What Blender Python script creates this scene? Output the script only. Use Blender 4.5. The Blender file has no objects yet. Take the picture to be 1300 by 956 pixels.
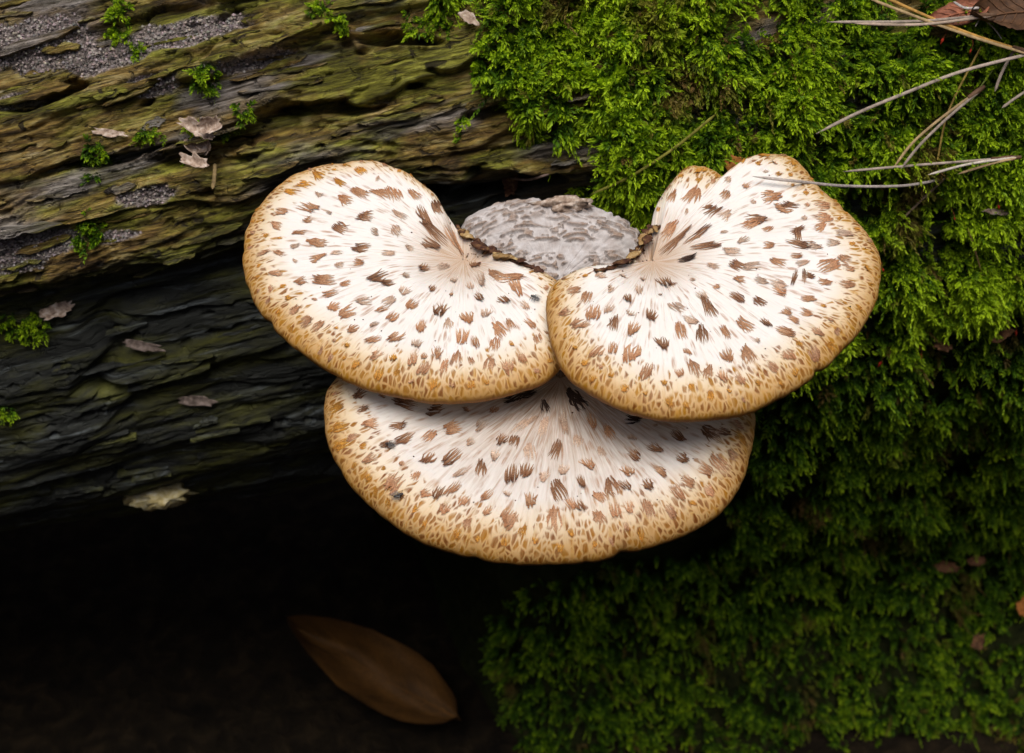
import bpy, math, random
import numpy as np
from mathutils import Vector
from mathutils.bvhtree import BVHTree

random.seed(7)
RNG = np.random.default_rng(7)
scene = bpy.context.scene
COL = scene.collection

# ------------------------------------------------------------------ camera
PITCH = math.radians(42.0)
DIST = 1.10
TANH = 0.36                                   # half width at unit depth (50 mm lens)
D_ = np.array([0.0, math.cos(PITCH), -math.sin(PITCH)])
RIGHT = np.array([1.0, 0.0, 0.0])
UP = np.array([0.0, math.sin(PITCH), math.cos(PITCH)])
CAM = -DIST * D_
cam_data = bpy.data.cameras.new('camera')
cam = bpy.data.objects.new('camera', cam_data)
COL.objects.link(cam)
cam.location = CAM
cam.rotation_euler = (math.pi / 2 - PITCH, 0, 0)
cam_data.sensor_width = 36.0
cam_data.lens = 18.0 / TANH
cam_data.clip_start = 0.02
cam_data.clip_end = 500.0
cam_data.dof.use_dof = True
cam_data.dof.focus_distance = 1.07
cam_data.dof.aperture_fstop = 9.0
scene.camera = cam

# ------------------------------------------------------------------ light: overcast, from straight above through the canopy
SUN_EL, SUN_AZ = math.radians(77), math.radians(190)      # azimuth measured from +Y clockwise
world = bpy.data.worlds.new('World')
scene.world = world
world.use_nodes = True
wn = world.node_tree
sky = wn.nodes.new('ShaderNodeTexSky')
sky.sky_type = 'NISHITA'
sky.sun_disc = False
sky.sun_elevation = SUN_EL
sky.sun_rotation = SUN_AZ
sky.dust_density = 5.0
sky.air_density = 1.0
sky.ozone_density = 0.6
bg = wn.nodes['Background']
bg.inputs['Strength'].default_value = 0.05
wn.links.new(sky.outputs[0], bg.inputs['Color'])
sun_data = bpy.data.lights.new('sun', 'SUN')
sun_data.energy = 1.5
sun_data.angle = math.radians(40)
sun_data.color = (1.0, 0.97, 0.92)
sun = bpy.data.objects.new('sun', sun_data)
COL.objects.link(sun)
sdir = Vector((math.sin(SUN_AZ) * math.cos(SUN_EL), math.cos(SUN_AZ) * math.cos(SUN_EL), math.sin(SUN_EL)))
sun.rotation_euler = (-sdir).to_track_quat('-Z', 'Y').to_euler()
sun.location = sdir * 4
scene.view_settings.view_transform = 'Standard'
scene.view_settings.look = 'None'
scene.view_settings.gamma = 1.0
scene.view_settings.exposure = 1.0
scene.view_settings.use_curve_mapping = False
scene.render.engine = 'CYCLES'
scene.cycles.max_bounces = 4
scene.cycles.diffuse_bounces = 3
scene.cycles.use_adaptive_sampling = True
scene.cycles.adaptive_threshold = 0.02
scene.cycles.use_denoising = True

# ------------------------------------------------------------------ helpers: noise
_P = np.random.default_rng(11).permutation(256).astype(np.int64)
_P = np.concatenate([_P, _P, _P])
_G = np.random.default_rng(12).normal(size=(256, 3))
_G /= np.linalg.norm(_G, axis=1)[:, None]


_G2 = np.stack([np.cos(np.arange(256) * 0.6180339 * 6.283), np.sin(np.arange(256) * 0.6180339 * 6.283)], -1).astype(np.float32)
_P32 = _P.astype(np.int32)


def noise2(x, y, z):
    x = np.asarray(x, np.float32) + np.float32(z * 17.31 % 97.0)
    y = np.asarray(y, np.float32) + np.float32(z * 29.77 % 89.0)
    x, y = np.broadcast_arrays(x, y)
    xi, yi = np.floor(x), np.floor(y)
    xf, yf = x - xi, y - yi
    xi, yi = xi.astype(np.int32) & 255, yi.astype(np.int32) & 255
    u, v = xf * xf * (3 - 2 * xf), yf * yf * (3 - 2 * yf)
    a, b = _P32[xi], _P32[(xi + 1) & 255]
    y1 = (yi + 1) & 255

    def dot(h, dx, dy):
        g = _G2[_P32[h]]
        return g[..., 0] * dx + g[..., 1] * dy
    p = dot(a + yi, xf, yf)
    p = p + (dot(b + yi, xf - 1, yf) - p) * u
    q = dot(a + y1, xf, yf - 1)
    q = q + (dot(b + y1, xf - 1, yf - 1) - q) * u
    return (p + (q - p) * v) * 1.45


def noise(x, y, z=0.0):
    if np.ndim(z) == 0:
        return noise2(x, y, float(z))
    x, y, z = np.broadcast_arrays(np.asarray(x, float), np.asarray(y, float), np.asarray(z, float))
    xi, yi, zi = np.floor(x).astype(np.int64), np.floor(y).astype(np.int64), np.floor(z).astype(np.int64)
    xf, yf, zf = x - xi, y - yi, z - zi
    u, v, w = [t * t * t * (t * (t * 6 - 15) + 10) for t in (xf, yf, zf)]
    out = 0.0
    for dx in (0, 1):
        for dy in (0, 1):
            for dz in (0, 1):
                h = _P[_P[_P[(xi + dx) & 255] + ((yi + dy) & 255)] + ((zi + dz) & 255)]
                g = _G[h]
                dot = g[..., 0] * (xf - dx) + g[..., 1] * (yf - dy) + g[..., 2] * (zf - dz)
                out = out + dot * (u if dx else 1 - u) * (v if dy else 1 - v) * (w if dz else 1 - w)
    return out * 1.5


def fbm(x, y, z=0.0, o=4):
    a, f, s = 1.0, 1.0, 0.0
    for i in range(o):
        s = s + a * noise(np.asarray(x) * f + 13.7 * i, np.asarray(y) * f - 7.1 * i, z + 3.3 * i)
        a *= 0.5
        f *= 2.03
    return s


def sstep(a, b, x):
    t = np.clip((np.asarray(x, float) - a) / (b - a), 0, 1)
    return t * t * (3 - 2 * t)


def unit(v):
    v = np.asarray(v, float)
    return v / np.linalg.norm(v)


def ray(px, py):
    """direction (unit depth) of the ray through a pixel of the 1300 px wide picture"""
    return D_ + (px - 650.0) / 650 * TANH * RIGHT - (py - 478.0) / 650 * TANH * UP


def at(px, py, depth):
    return CAM + depth * ray(px, py)


def project(P):
    q = np.asarray(P) - CAM
    dep = q @ D_
    return 650 + (q @ RIGHT) / dep / TANH * 650, 478 - (q @ UP) / dep / TANH * 650, dep


def inside(poly, x, y):
    poly = np.asarray(poly, float)
    res = np.zeros(x.shape, bool)
    j = len(poly) - 1
    for i in range(len(poly)):
        xi, yi, xj, yj = *poly[i], *poly[j]
        c = (yi > y) != (yj > y)
        t = (xj - xi) * (y - yi) / (yj - yi + 1e-12) + xi
        res ^= c & (x < t)
        j = i
    return res


# ------------------------------------------------------------------ helpers: objects
def mesh_from(name, V, F, smooth=True):
    V = np.asarray(V, np.float32)
    me = bpy.data.meshes.new(name)
    if isinstance(F, np.ndarray):
        k = F.shape[1]
        me.vertices.add(len(V))
        me.vertices.foreach_set('co', V.ravel())
        me.loops.add(F.size)
        me.loops.foreach_set('vertex_index', F.astype(np.int32).ravel())
        me.polygons.add(len(F))
        me.polygons.foreach_set('loop_start', np.arange(0, F.size, k, dtype=np.int32))
        me.update(calc_edges=True)
    else:
        me.from_pydata([tuple(map(float, v)) for v in V], [], [tuple(map(int, f)) for f in F])
        me.update()
    me.polygons.foreach_set('use_smooth', np.full(len(me.polygons), smooth))
    return me


def attr(me, name, data, kind='FLOAT'):
    a = me.attributes.new(name, kind, 'POINT')
    d = np.asarray(data, np.float32)
    if kind == 'FLOAT':
        a.data.foreach_set('value', d.ravel())
    elif kind == 'FLOAT_COLOR':
        if d.shape[1] == 3:
            d = np.concatenate([d, np.ones((len(d), 1), np.float32)], 1)
        a.data.foreach_set('color', d.ravel())
    else:
        a.data.foreach_set('vector', d.ravel())


def put(name, me, mat, parent=None, loc=None):
    """link one mesh object; vertices are given in world space and moved to the parent's or own origin"""
    o = bpy.data.objects.new(name, me)
    COL.objects.link(o)
    if mat is not None:
        me.materials.append(mat)
    if parent is not None:
        o.parent = parent
    return o


def build(name, V, F, mat, parent=None, origin=None, smooth=True, col=None):
    V = np.asarray(V, float)
    org = np.zeros(3)
    if parent is not None:
        p = parent
        while p is not None:
            org = org + np.array(p.location)
            p = p.parent
    elif origin is not None:
        org = np.asarray(origin, float)
    me = mesh_from(name, V - org, F, smooth)
    if col is not None:
        attr(me, 'tint', col, 'FLOAT_COLOR')
    o = put(name, me, mat, parent)
    if parent is None:
        o.location = org
    return o


def thing(name, loc):
    o = bpy.data.objects.new(name, None)
    o.empty_display_size = 0.02
    COL.objects.link(o)
    o.location = loc
    return o


def tag(o, label, cat, group=None, kind=None):
    o['label'] = label
    o['category'] = cat
    if group:
        o['group'] = group
    if kind:
        o['kind'] = kind
    return o


def grid_faces(nu, nv, wrap_u=False, wrap_v=False):
    """vertex index = iu * nv + iv"""
    iu = np.arange(nu if wrap_u else nu - 1)
    iv = np.arange(nv if wrap_v else nv - 1)
    A, B = np.meshgrid(iu, iv, indexing='ij')
    A2, B2 = (A + 1) % nu, (B + 1) % nv
    return np.stack([A * nv + B, A2 * nv + B, A2 * nv + B2, A * nv + B2], -1).reshape(-1, 4)


def catmull(P, n):
    P = np.asarray(P, float)
    if len(P) == 2:
        return P[0] + (P[1] - P[0]) * np.linspace(0, 1, n)[:, None]
    Q = np.vstack([2 * P[0] - P[1], P, 2 * P[-1] - P[-2]])
    t = np.linspace(0, len(P) - 1 - 1e-9, n)
    i = t.astype(int)
    f = (t - i)[:, None]
    a, b, c, d = Q[i], Q[i + 1], Q[i + 2], Q[i + 3]
    return 0.5 * (2 * b + (c - a) * f + (2 * a - 5 * b + 4 * c - d) * f ** 2 + (3 * b - a - 3 * c + d) * f ** 3)


def tube(P, rad, sides=7, flat=1.0, flat_axis=None, rough=0.0, seed=0):
    P = np.asarray(P, float)
    n = len(P)
    rad = np.broadcast_to(np.asarray(rad, float), (n,))
    T = np.gradient(P, axis=0)
    T /= np.linalg.norm(T, axis=1)[:, None] + 1e-12
    ref = np.array([0.13, -0.9, 0.42]) if flat_axis is None else np.asarray(flat_axis, float)
    V = []
    for i in range(n):
        a = unit(np.cross(T[i], ref))
        b = np.cross(a, T[i])
        for k in range(sides):
            an = 2 * math.pi * k / sides
            r = rad[i] * (1 + rough * float(noise(i * 0.35 + seed, k * 1.3, seed * 3.1)))
            V.append(P[i] + r * (math.cos(an) * a + flat * math.sin(an) * b))
    V = np.array(V)
    F = [tuple(f) for f in grid_faces(n, sides, False, True)]
    F.append(tuple(range(sides))[::-1])
    F.append(tuple(range((n - 1) * sides, n * sides)))
    return V, F


def join(parts):
    V, F, off = [], [], 0
    for v, f in parts:
        V.append(np.asarray(v, float))
        F += [tuple(int(i) + off for i in q) for q in f]
        off += len(v)
    return np.vstack(V), F


# ------------------------------------------------------------------ helpers: materials
class N:
    def __init__(self, name):
        self.m = bpy.data.materials.new(name)
        self.m.use_nodes = True
        self.t = self.m.node_tree
        self.b = self.t.nodes['Principled BSDF']
        self.out = self.t.nodes['Material Output']

    def n(self, t, **kw):
        x = self.t.nodes.new(t)
        for k, v in kw.items():
            setattr(x, k, v)
        return x

    def l(self, a, b):
        self.t.links.new(a, b)

    def val(self, sock, v):
        if isinstance(v, bpy.types.NodeSocket):
            self.l(v, sock)
        elif v is not None:
            sock.default_value = v

    def at(self, name, out='Fac'):
        x = self.n('ShaderNodeAttribute', attribute_name=name)
        return x.outputs[out]

    def math(self, op, a, b=None, c=None, clamp=False):
        x = self.n('ShaderNodeMath', operation=op, use_clamp=clamp)
        self.val(x.inputs[0], a)
        self.val(x.inputs[1], b)
        self.val(x.inputs[2], c)
        return x.outputs[0]

    def comb(self, x=0.0, y=0.0, z=0.0):
        c = self.n('ShaderNodeCombineXYZ')
        for i, v in enumerate((x, y, z)):
            self.val(c.inputs[i], v)
        return c.outputs[0]

    def noise(self, vec, scale=1.0, detail=4.0, rough=0.55, dist=0.0, out='Fac'):
        x = self.n('ShaderNodeTexNoise')
        if vec is not None:
            self.l(vec, x.inputs['Vector'])
        x.inputs['Scale'].default_value = scale
        x.inputs['Detail'].default_value = detail
        x.inputs['Roughness'].default_value = rough
        x.inputs['Distortion'].default_value = dist
        return x.outputs[out]

    def vor(self, vec, scale=1.0, feature='F1', rand=1.0):
        x = self.n('ShaderNodeTexVoronoi', feature=feature)
        if vec is not None:
            self.l(vec, x.inputs['Vector'])
        x.inputs['Scale'].default_value = scale
        x.inputs['Randomness'].default_value = rand
        return x

    def ramp(self, fac, stops, interp='LINEAR'):
        x = self.n('ShaderNodeValToRGB')
        x.color_ramp.interpolation = interp
        e = x.color_ramp.elements
        while len(e) < len(stops):
            e.new(0.5)
        for i, (p, c) in enumerate(stops):
            e[i].position = p
            c = (c, c, c) if not isinstance(c, (tuple, list)) else c
            e[i].color = (*c, 1.0)
        self.val(x.inputs[0], fac)
        return x.outputs[0]

    def mix(self, fac, a, b, blend='MIX'):
        x = self.n('ShaderNodeMix', data_type='RGBA', blend_type=blend)
        self.val(x.inputs[0], fac)
        for s, v in ((x.inputs[6], a), (x.inputs[7], b)):
            if isinstance(v, (tuple, list)):
                s.default_value = (*v, 1.0)
            else:
                self.l(v, s)
        return x.outputs[2]

    def sep(self, vec):
        x = self.n('ShaderNodeSeparateXYZ')
        self.l(vec, x.inputs[0])
        return x.outputs

    def bump(self, h, strength=0.5, dist=0.001):
        x = self.n('ShaderNodeBump')
        x.inputs['Strength'].default_value = strength
        x.inputs['Distance'].default_value = dist
        self.l(h, x.inputs['Height'])
        self.l(x.outputs[0], self.b.inputs['Normal'])

    def done(self, color=None, rough=0.7, spec=0.3, **kw):
        if color is not None:
            if isinstance(color, (tuple, list)):
                self.b.inputs['Base Color'].default_value = (*color, 1.0)
            else:
                self.l(color, self.b.inputs['Base Color'])
        self.val(self.b.inputs['Roughness'], rough)
        self.b.inputs['Specular IOR Level'].default_value = spec
        for k, v in kw.items():
            self.b.inputs[k].default_value = v
        return self.m

    def pos(self):
        return self.n('ShaderNodeTexCoord').outputs['Object']

    def geo(self):
        return self.n('ShaderNodeNewGeometry').outputs['Position']


def mat_wood():
    m = N('rotten_wood')
    s, v = m.at('along'), m.at('round')
    def co(a, b, z=0.0):
        return m.comb(m.math('MULTIPLY', s, a), m.math('MULTIPLY', v, b), z)
    big = m.noise(co(7, 16), 1, 5, 0.6, 0.6)
    grain = m.noise(co(16, 330), 1, 6, 0.7, 0.5)
    mid = m.noise(co(20, 85, 3.0), 1, 8, 0.72, 0.9)
    patch = m.noise(co(9, 26, 9.0), 1, 5, 0.6, 0.5)
    gp = m.noise(co(6, 22, 17.0), 1, 4, 0.55, 0.3)
    base = m.ramp(mid, [(0.30, (0.018, 0.010, 0.005)), (0.42, (0.14, 0.080, 0.022)), (0.52, (0.33, 0.215, 0.052)), (0.66, (0.58, 0.47, 0.22))])
    olive = m.ramp(mid, [(0.32, (0.016, 0.016, 0.004)), (0.48, (0.155, 0.155, 0.010)), (0.66, (0.42, 0.43, 0.055))])
    c = m.mix(m.ramp(patch, [(0.44, 0.0), (0.57, 0.9)]), base, olive)
    grey = m.ramp(grain, [(0.35, (0.07, 0.062, 0.06)), (0.65, (0.42, 0.38, 0.36))])
    c = m.mix(m.ramp(gp, [(0.52, 0.0), (0.62, 0.85)]), c, grey)
    fine = m.noise(co(60, 900, 2.0), 1, 4, 0.7, 0.6)
    hole = m.noise(co(60, 120, 7.0), 1, 3, 0.6, 0.8)
    c = m.mix(m.ramp(grain, [(0.38, 0.75), (0.50, 0.0)]), c, (0.026, 0.017, 0.008))
    c = m.mix(m.ramp(fine, [(0.40, 0.45), (0.52, 0.0)]), c, (0.03, 0.02, 0.01))
    c = m.mix(m.ramp(hole, [(0.60, 0.0), (0.66, 0.9)]), c, (0.016, 0.010, 0.006))
    # damp dark wood below the broken edge, shade of the undercut painted in too
    wet_shade_c = m.ramp(m.noise(co(6, 75, 5.0), 1, 7, 0.68, 0.9), [(0.36, (0.006, 0.007, 0.006)), (0.54, (0.022, 0.024, 0.020)), (0.68, (0.14, 0.16, 0.165))])
    wet_shade_c = m.mix(m.ramp(m.noise(co(7, 34, 21.0), 1, 5, 0.6), [(0.46, 0.0), (0.60, 0.8)]), wet_shade_c, m.mix(0.75, olive, (0.012, 0.012, 0.004)))
    c = m.mix(m.at('wet_shade'), c, wet_shade_c)
    # grey crumbly frass
    gr = m.vor(m.geo(), 520)
    gran = m.ramp(m.sep(gr.outputs['Color'])[0], [(0.0, (0.085, 0.065, 0.055)), (0.5, (0.23, 0.19, 0.175)), (1.0, (0.40, 0.34, 0.32))])
    c = m.mix(m.at('frass'), c, gran)
    h = m.math('ADD', m.math('MULTIPLY', grain, 0.8), m.math('MULTIPLY', mid, 0.8))
    h = m.math('ADD', h, m.math('MULTIPLY', fine, 0.5))
    h = m.math('SUBTRACT', h, m.math('MULTIPLY', m.ramp(hole, [(0.56, 0.0), (0.68, 1.0)]), 0.6))
    h = m.math('MULTIPLY', h, m.math('SUBTRACT', 1.0, m.math('MULTIPLY', m.at('wet_shade'), 0.55)))
    m.bump(h, 1.0, 0.006)
    return m.done(c, m.ramp(grain, [(0.3, 0.45), (0.7, 0.8)]), 0.3)


def mat_tint(name, rough=0.7, spec=0.25, var=0.35, scale=300, sub=None, bump=0.3, stretch=None, **kw):
    """material that takes its colour from the mesh's own tint layer, with a little noise"""
    m = N(name)
    c = m.at('tint', 'Color')
    n = m.noise(m.geo(), scale, 4, 0.6)
    c = m.mix(1.0, c, m.ramp(n, [(0.25, 1 - var), (0.75, 1 + var)]), 'MULTIPLY')
    if bump:
        m.bump(n, bump, 0.001)
    return m.done(c, rough, spec, **kw)


def mat_moss():
    m = N('moss_leaf')
    c = m.at('tint', 'Color')
    m.done(c, 0.55, 0.22)
    tr = m.n('ShaderNodeBsdfTranslucent')
    m.l(c, tr.inputs['Color'])
    mx = m.n('ShaderNodeMixShader')
    mx.inputs[0].default_value = 0.35
    m.l(m.b.outputs[0], mx.inputs[1])
    m.l(tr.outputs[0], mx.inputs[2])
    m.l(mx.outputs[0], m.out.inputs['Surface'])
    return m.m


def mat_cap(name, rim_w=1.0, stain=0.05, stain_col=(0.36, 0.20, 0.085), rim_col=((0.32, 0.14, 0.002), (0.17, 0.050, 0.002)), seed=0.0):
    m = N(name)
    arc, edge, ang, dist = m.at('arc'), m.at('edge'), m.at('ang'), m.at('dist')
    # fine radial fibres
    fib = m.noise(m.comb(m.math('MULTIPLY', ang, 42), m.math('MULTIPLY', dist, 38), seed), 1, 5, 0.6, 0.5)
    fib2 = m.noise(m.comb(m.math('MULTIPLY', arc, 420), m.math('MULTIPLY', edge, 60), seed + 4), 1, 4, 0.6, 0.3)
    blot = m.noise(m.comb(m.math('MULTIPLY', arc, 30), m.math('MULTIPLY', edge, 30), seed + 2), 1, 3, 0.5)
    white = m.mix(blot, (0.67, 0.63, 0.575), (0.74, 0.715, 0.69))
    c = m.mix(m.math('MULTIPLY', m.ramp(fib, [(0.55, 0.0), (0.72, 0.75)]), m.ramp(blot, [(0.4, 0.25), (0.6, 1.0)])), white, (0.38, 0.22, 0.12))
    # pinkish brown flecks between the scales
    vz = m.comb(m.math('MULTIPLY', arc, 170), m.math('MULTIPLY', edge, 75), seed + 7)
    vo = m.vor(vz, 1.0)
    rnd = m.sep(vo.outputs['Color'])
    fleck = m.math('MULTIPLY', m.ramp(vo.outputs['Distance'], [(0.25, 1.0), (0.5, 0.0)]), m.math('GREATER_THAN', rnd[0], 0.62))
    c = m.mix(m.math('MULTIPLY', fleck, m.ramp(fib2, [(0.38, 0.0), (0.58, 0.75)])), c, (0.34, 0.18, 0.10))
    # the rim: ochre cells between pale lines, sparser inwards
    we = m.math('ADD', edge, m.math('MULTIPLY', m.math('SUBTRACT', blot, 0.5), 0.012))
    rim = m.math('MULTIPLY', m.at('rimk'), m.ramp(m.math('DIVIDE', we, 0.046 * rim_w), [(0.0, 1.0), (0.30, 0.85), (0.62, 0.40), (1.0, 0.0)]))
    wob = m.noise(m.comb(m.math('MULTIPLY', arc, 90), m.math('MULTIPLY', edge, 90), seed), 1, 2, 0.5, 0, 'Color')
    vc = m.n('ShaderNodeVectorMath', operation='MULTIPLY_ADD')
    m.l(wob, vc.inputs[0])
    vc.inputs[1].default_value = (1.2, 1.0, 0.0)
    m.l(m.comb(m.math('MULTIPLY', arc, 285), m.math('MULTIPLY', edge, 135), seed), vc.inputs[2])
    ve = m.vor(vc.outputs[0], 1.0, 'DISTANCE_TO_EDGE')
    vf = m.vor(vc.outputs[0], 1.0)
    rc = m.sep(vf.outputs['Color'])
    cell = m.ramp(ve.outputs['Distance'], [(0.02, 0.0), (0.27, 1.0)], 'EASE')
    fill = m.math('MULTIPLY', cell, m.ramp(m.math('SUBTRACT', m.math('MULTIPLY', rim, 1.45), rc[1]), [(0.0, 0.0), (0.12, 1.0)]))
    rimcol = m.mix(m.ramp(rc[0], [(0.2, 0.0), (0.85, 1.0)]), rim_col[0], rim_col[1])
    c = m.mix(m.math('MULTIPLY', rim, 0.92), c, m.mix(m.ramp(rim, [(0.45, 0.0), (1.0, 1.0)]), (0.58, 0.35, 0.045), (0.42, 0.19, 0.003)))
    c = m.mix(m.math('MULTIPLY', fill, m.ramp(fib2, [(0.32, 0.62), (0.60, 1.0)])), c, rimcol)
    c = m.mix(m.ramp(m.math('DIVIDE', edge, 0.0035), [(0.0, 0.8), (1.0, 0.0)]), c, (0.26, 0.11, 0.015))
    # brown stain around the point of attachment
    c = m.mix(m.math('MULTIPLY', m.ramp(m.math('DIVIDE', dist, stain), [(0.0, 1.0), (0.35, 0.75), (1.0, 0.0)]), m.ramp(fib, [(0.36, 0.45), (0.62, 1.0)])), c, stain_col)
    h = m.math('ADD', m.math('MULTIPLY', fib2, 0.7), m.math('MULTIPLY', fib, 0.7))
    h = m.math('ADD', h, m.math('MULTIPLY', cell, m.math('MULTIPLY', rim, 0.35)))
    m.bump(h, 0.22, 0.0012)
    return m.done(c, 0.62, 0.25, **{'Subsurface Weight': 0.08, 'Subsurface Scale': 0.003})


def mat_noise(name, cols, scale=60, rough=0.8, spec=0.2, bump=0.4, bd=0.002, detail=6):
    m = N(name)
    n = m.noise(m.geo(), scale, detail, 0.62, 0.4)
    st = [(0.28 + 0.44 * i / (len(cols) - 1), c) for i, c in enumerate(cols)]
    m.bump(n, bump, bd)
    return m.done(m.ramp(n, st), rough, spec)


M_WOOD = mat_wood()
M_MOSS = mat_moss()
M_TINT = mat_tint('dry_plant', var=0.4)
M_SCALE = mat_tint('cap_scale', rough=0.7, spec=0.2, var=0.55, scale=900, bump=0.5)
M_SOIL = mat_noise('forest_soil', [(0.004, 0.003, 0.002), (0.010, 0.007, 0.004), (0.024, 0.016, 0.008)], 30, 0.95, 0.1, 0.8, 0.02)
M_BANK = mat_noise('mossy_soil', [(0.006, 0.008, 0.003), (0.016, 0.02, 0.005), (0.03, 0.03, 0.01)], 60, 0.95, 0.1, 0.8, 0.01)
M_PORE = mat_noise('pore_surface', [(0.55, 0.45, 0.30), (0.72, 0.63, 0.48)], 900, 0.8)
M_STEM = mat_noise('mushroom_stem', [(0.05, 0.025, 0.012), (0.25, 0.16, 0.08), (0.5, 0.4, 0.26)], 120, 0.8)
M_CRUST = mat_noise('dark_crust', [(0.018, 0.007, 0.005), (0.055, 0.020, 0.012), (0.10, 0.045, 0.02), (0.30, 0.18, 0.07)], 230, 0.7)
M_FLAP = mat_noise('torn_skin', [(0.10, 0.045, 0.02), (0.30, 0.18, 0.07), (0.55, 0.42, 0.22)], 150, 0.7)
M_CHIP = mat_noise('bark_chip', [(0.09, 0.055, 0.04), (0.34, 0.25, 0.19), (0.62, 0.54, 0.47)], 220, 0.85)
M_CHIPD = mat_noise('dimmed_chip', [(0.04, 0.028, 0.022), (0.12, 0.09, 0.075), (0.24, 0.19, 0.17)], 220, 0.7)  # bark chip darkened in colour for flakes in the dim lower part
M_FLY = mat_noise('fly_body', [(0.012, 0.010, 0.012), (0.05, 0.04, 0.04)], 900, 0.4, 0.5)
_w = N('fly_wing')
M_WING = _w.done((0.22, 0.21, 0.20), 0.5, 0.3, Alpha=0.4)

# ================================================================== THE LOG
TILT = math.radians(9.0)
AX = math.cos(TILT) * RIGHT + math.sin(TILT) * UP            # along the log
WX = -math.sin(TILT) * RIGHT + math.cos(TILT) * UP           # across, upwards in view
FX = -D_                                                     # towards the camera
R0 = 0.42
LOGC = at(650, 99, 1.185 + R0)


def log_sv(px, py, R=R0):
    """where the ray through a pixel meets the plain log cylinder -> (s, v)"""
    r = ray(px, py)
    o = CAM - LOGC
    a2, b2 = np.array([r @ FX, r @ WX]), np.array([o @ FX, o @ WX])
    A, B, C = a2 @ a2, 2 * a2 @ b2, b2 @ b2 - R * R
    disc = max(B * B - 4 * A * C, 0.0)
    t = (-B - math.sqrt(disc)) / (2 * A)
    p = o + t * r
    return p @ AX, math.atan2(p @ WX, p @ FX) * R0


_lg = np.array([log_sv(*p) for p in [(-140, 372), (0, 364), (120, 345), (235, 326), (300, 285), (350, 235), (400, 208), (560, 214), (700, 216), (800, 236), (900, 262)]])
LEDGE = _lg[np.argsort(_lg[:, 0])]


def blob(s, v, px, py, rx, ry):
    """soft ellipse on the log, axes in pixels along / across the grain"""
    a, b = log_sv(px, py)
    k = 0.00066
    q = ((s - a) / (rx * k)) ** 2 + ((v - b) / (ry * k)) ** 2
    return np.exp(-q)


FRASS = [(45, 55, 95, 36), (125, 72, 70, 24), (235, 42, 90, 20), (25, 318, 85, 34), (190, 108, 50, 16), (330, 78, 70, 10), (190, 250, 45, 16), (150, 300, 40, 9), (8, 130, 35, 14)]
PITS = [(330, 175, 90, 20), (250, 205, 70, 22), (60, 118, 60, 10), (610, 245, 110, 26), (700, 165, 80, 12), (500, 60, 70, 10), (640, 128, 60, 9), (420, 148, 70, 7), (150, 205, 90, 8)]
GREYW = []


def log_h(s, v):
    """radial displacement of the log surface, plus masks"""
    fade = sstep(0.30, 0.05, s)                                     # right end lies under moss
    warp = 0.020 * fbm(s * 3.2, v * 5, 1.0, 3) + 0.005 * fbm(s * 16, v * 26, 5.0, 3)
    v_axis = v
    v = v - 0.08 * s                                                # the grain runs a little steeper than the log
    vw = v + warp
    v = v_axis
    vl = np.interp(s, LEDGE[:, 0], LEDGE[:, 1])
    below = sstep(0.0, -0.05, v - vl)
    h = 0.010 * fbm(s * 3, v * 6, 9.0, 3)
    for per, amp, fs, z, pw in ((0.062, 0.017, 2.6, 2.0, 1.3), (0.024, 0.0058, 6.0, 31.0, 1.2), (0.010, 0.0028, 11.0, 57.0, 1.0)):
        q = vw / per + 0.9 * noise(s * fs * 0.8, v * 3, z)
        i = np.floor(q)
        fr = q - i
        am = np.clip(0.35 + 1.2 * noise(s * fs, i * 3.7, z + 0.5), 0, 1.2)
        h = h + amp * (1 - (0.80 if per < 0.03 else 0.2) * below) * am * (1 - fr) ** pw * sstep(0.0, 0.06, fr + 0.02)
    h = h + (1 - 0.6 * below) * (0.0026 * fbm(s * 45, vw * 95, 4.0, 3) - 0.0034 * np.abs(fbm(s * 13, vw * 150, 3.0, 3)) - 0.0030 * np.abs(fbm(s * 26, vw * 330, 14.0, 2)))
    h = h + below * (0.010 * fbm(s * 5, vw * 20, 41.0, 3) - 0.012 * sstep(0.12, 0.02, np.abs(noise(s * 4, vw * 16, 44.0))) * sstep(-0.1, 0.3, noise(s * 6, vw * 8, 45.0)))
    pit = noise(s * 55, vw * 110, 8.0)
    h = h - 0.006 * sstep(0.28, 0.55, pit) * sstep(0.0, 0.35, noise(s * 9, v * 14, 6.0) + 0.1)
    for p in PITS:
        b = blob(s, v + warp, *p)
        h = h - 0.030 * sstep(0.25, 0.75, b + 0.35 * fbm(s * 20, v * 50, 2.2, 3))
    fr_ = np.zeros_like(s)
    for p in FRASS:
        fr_ = np.maximum(fr_, blob(s, v, *p))
    fr_ = sstep(0.38, 0.60, fr_ + 0.30 * fbm(s * 30, v * 60, 12.0, 4))
    h = h * (1 - 0.6 * fr_) + fr_ * (0.0016 * noise(s * 420, v * 420, 3.0) + 0.0012 * noise(s * 800, v * 800, 4.0) - 0.002)
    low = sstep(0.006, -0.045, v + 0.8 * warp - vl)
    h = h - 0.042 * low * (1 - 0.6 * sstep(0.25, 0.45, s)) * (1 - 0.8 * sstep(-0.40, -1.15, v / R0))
    wet_shade = sstep(0.012, -0.03, v + warp - vl + 0.012 * fbm(s * 14, v * 40, 15.0, 3))  # mask for damp wood and the painted shade under the ledge
    h = h * (0.35 + 0.65 * fade) - (1 - fade) * 0.005
    return h, fr_ * (1 - low), wet_shade


def log_point(s, phi, h):
    r = R0 + h
    return LOGC + s[..., None] * AX + (r * np.cos(phi))[..., None] * FX + (r * np.sin(phi))[..., None] * WX


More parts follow.
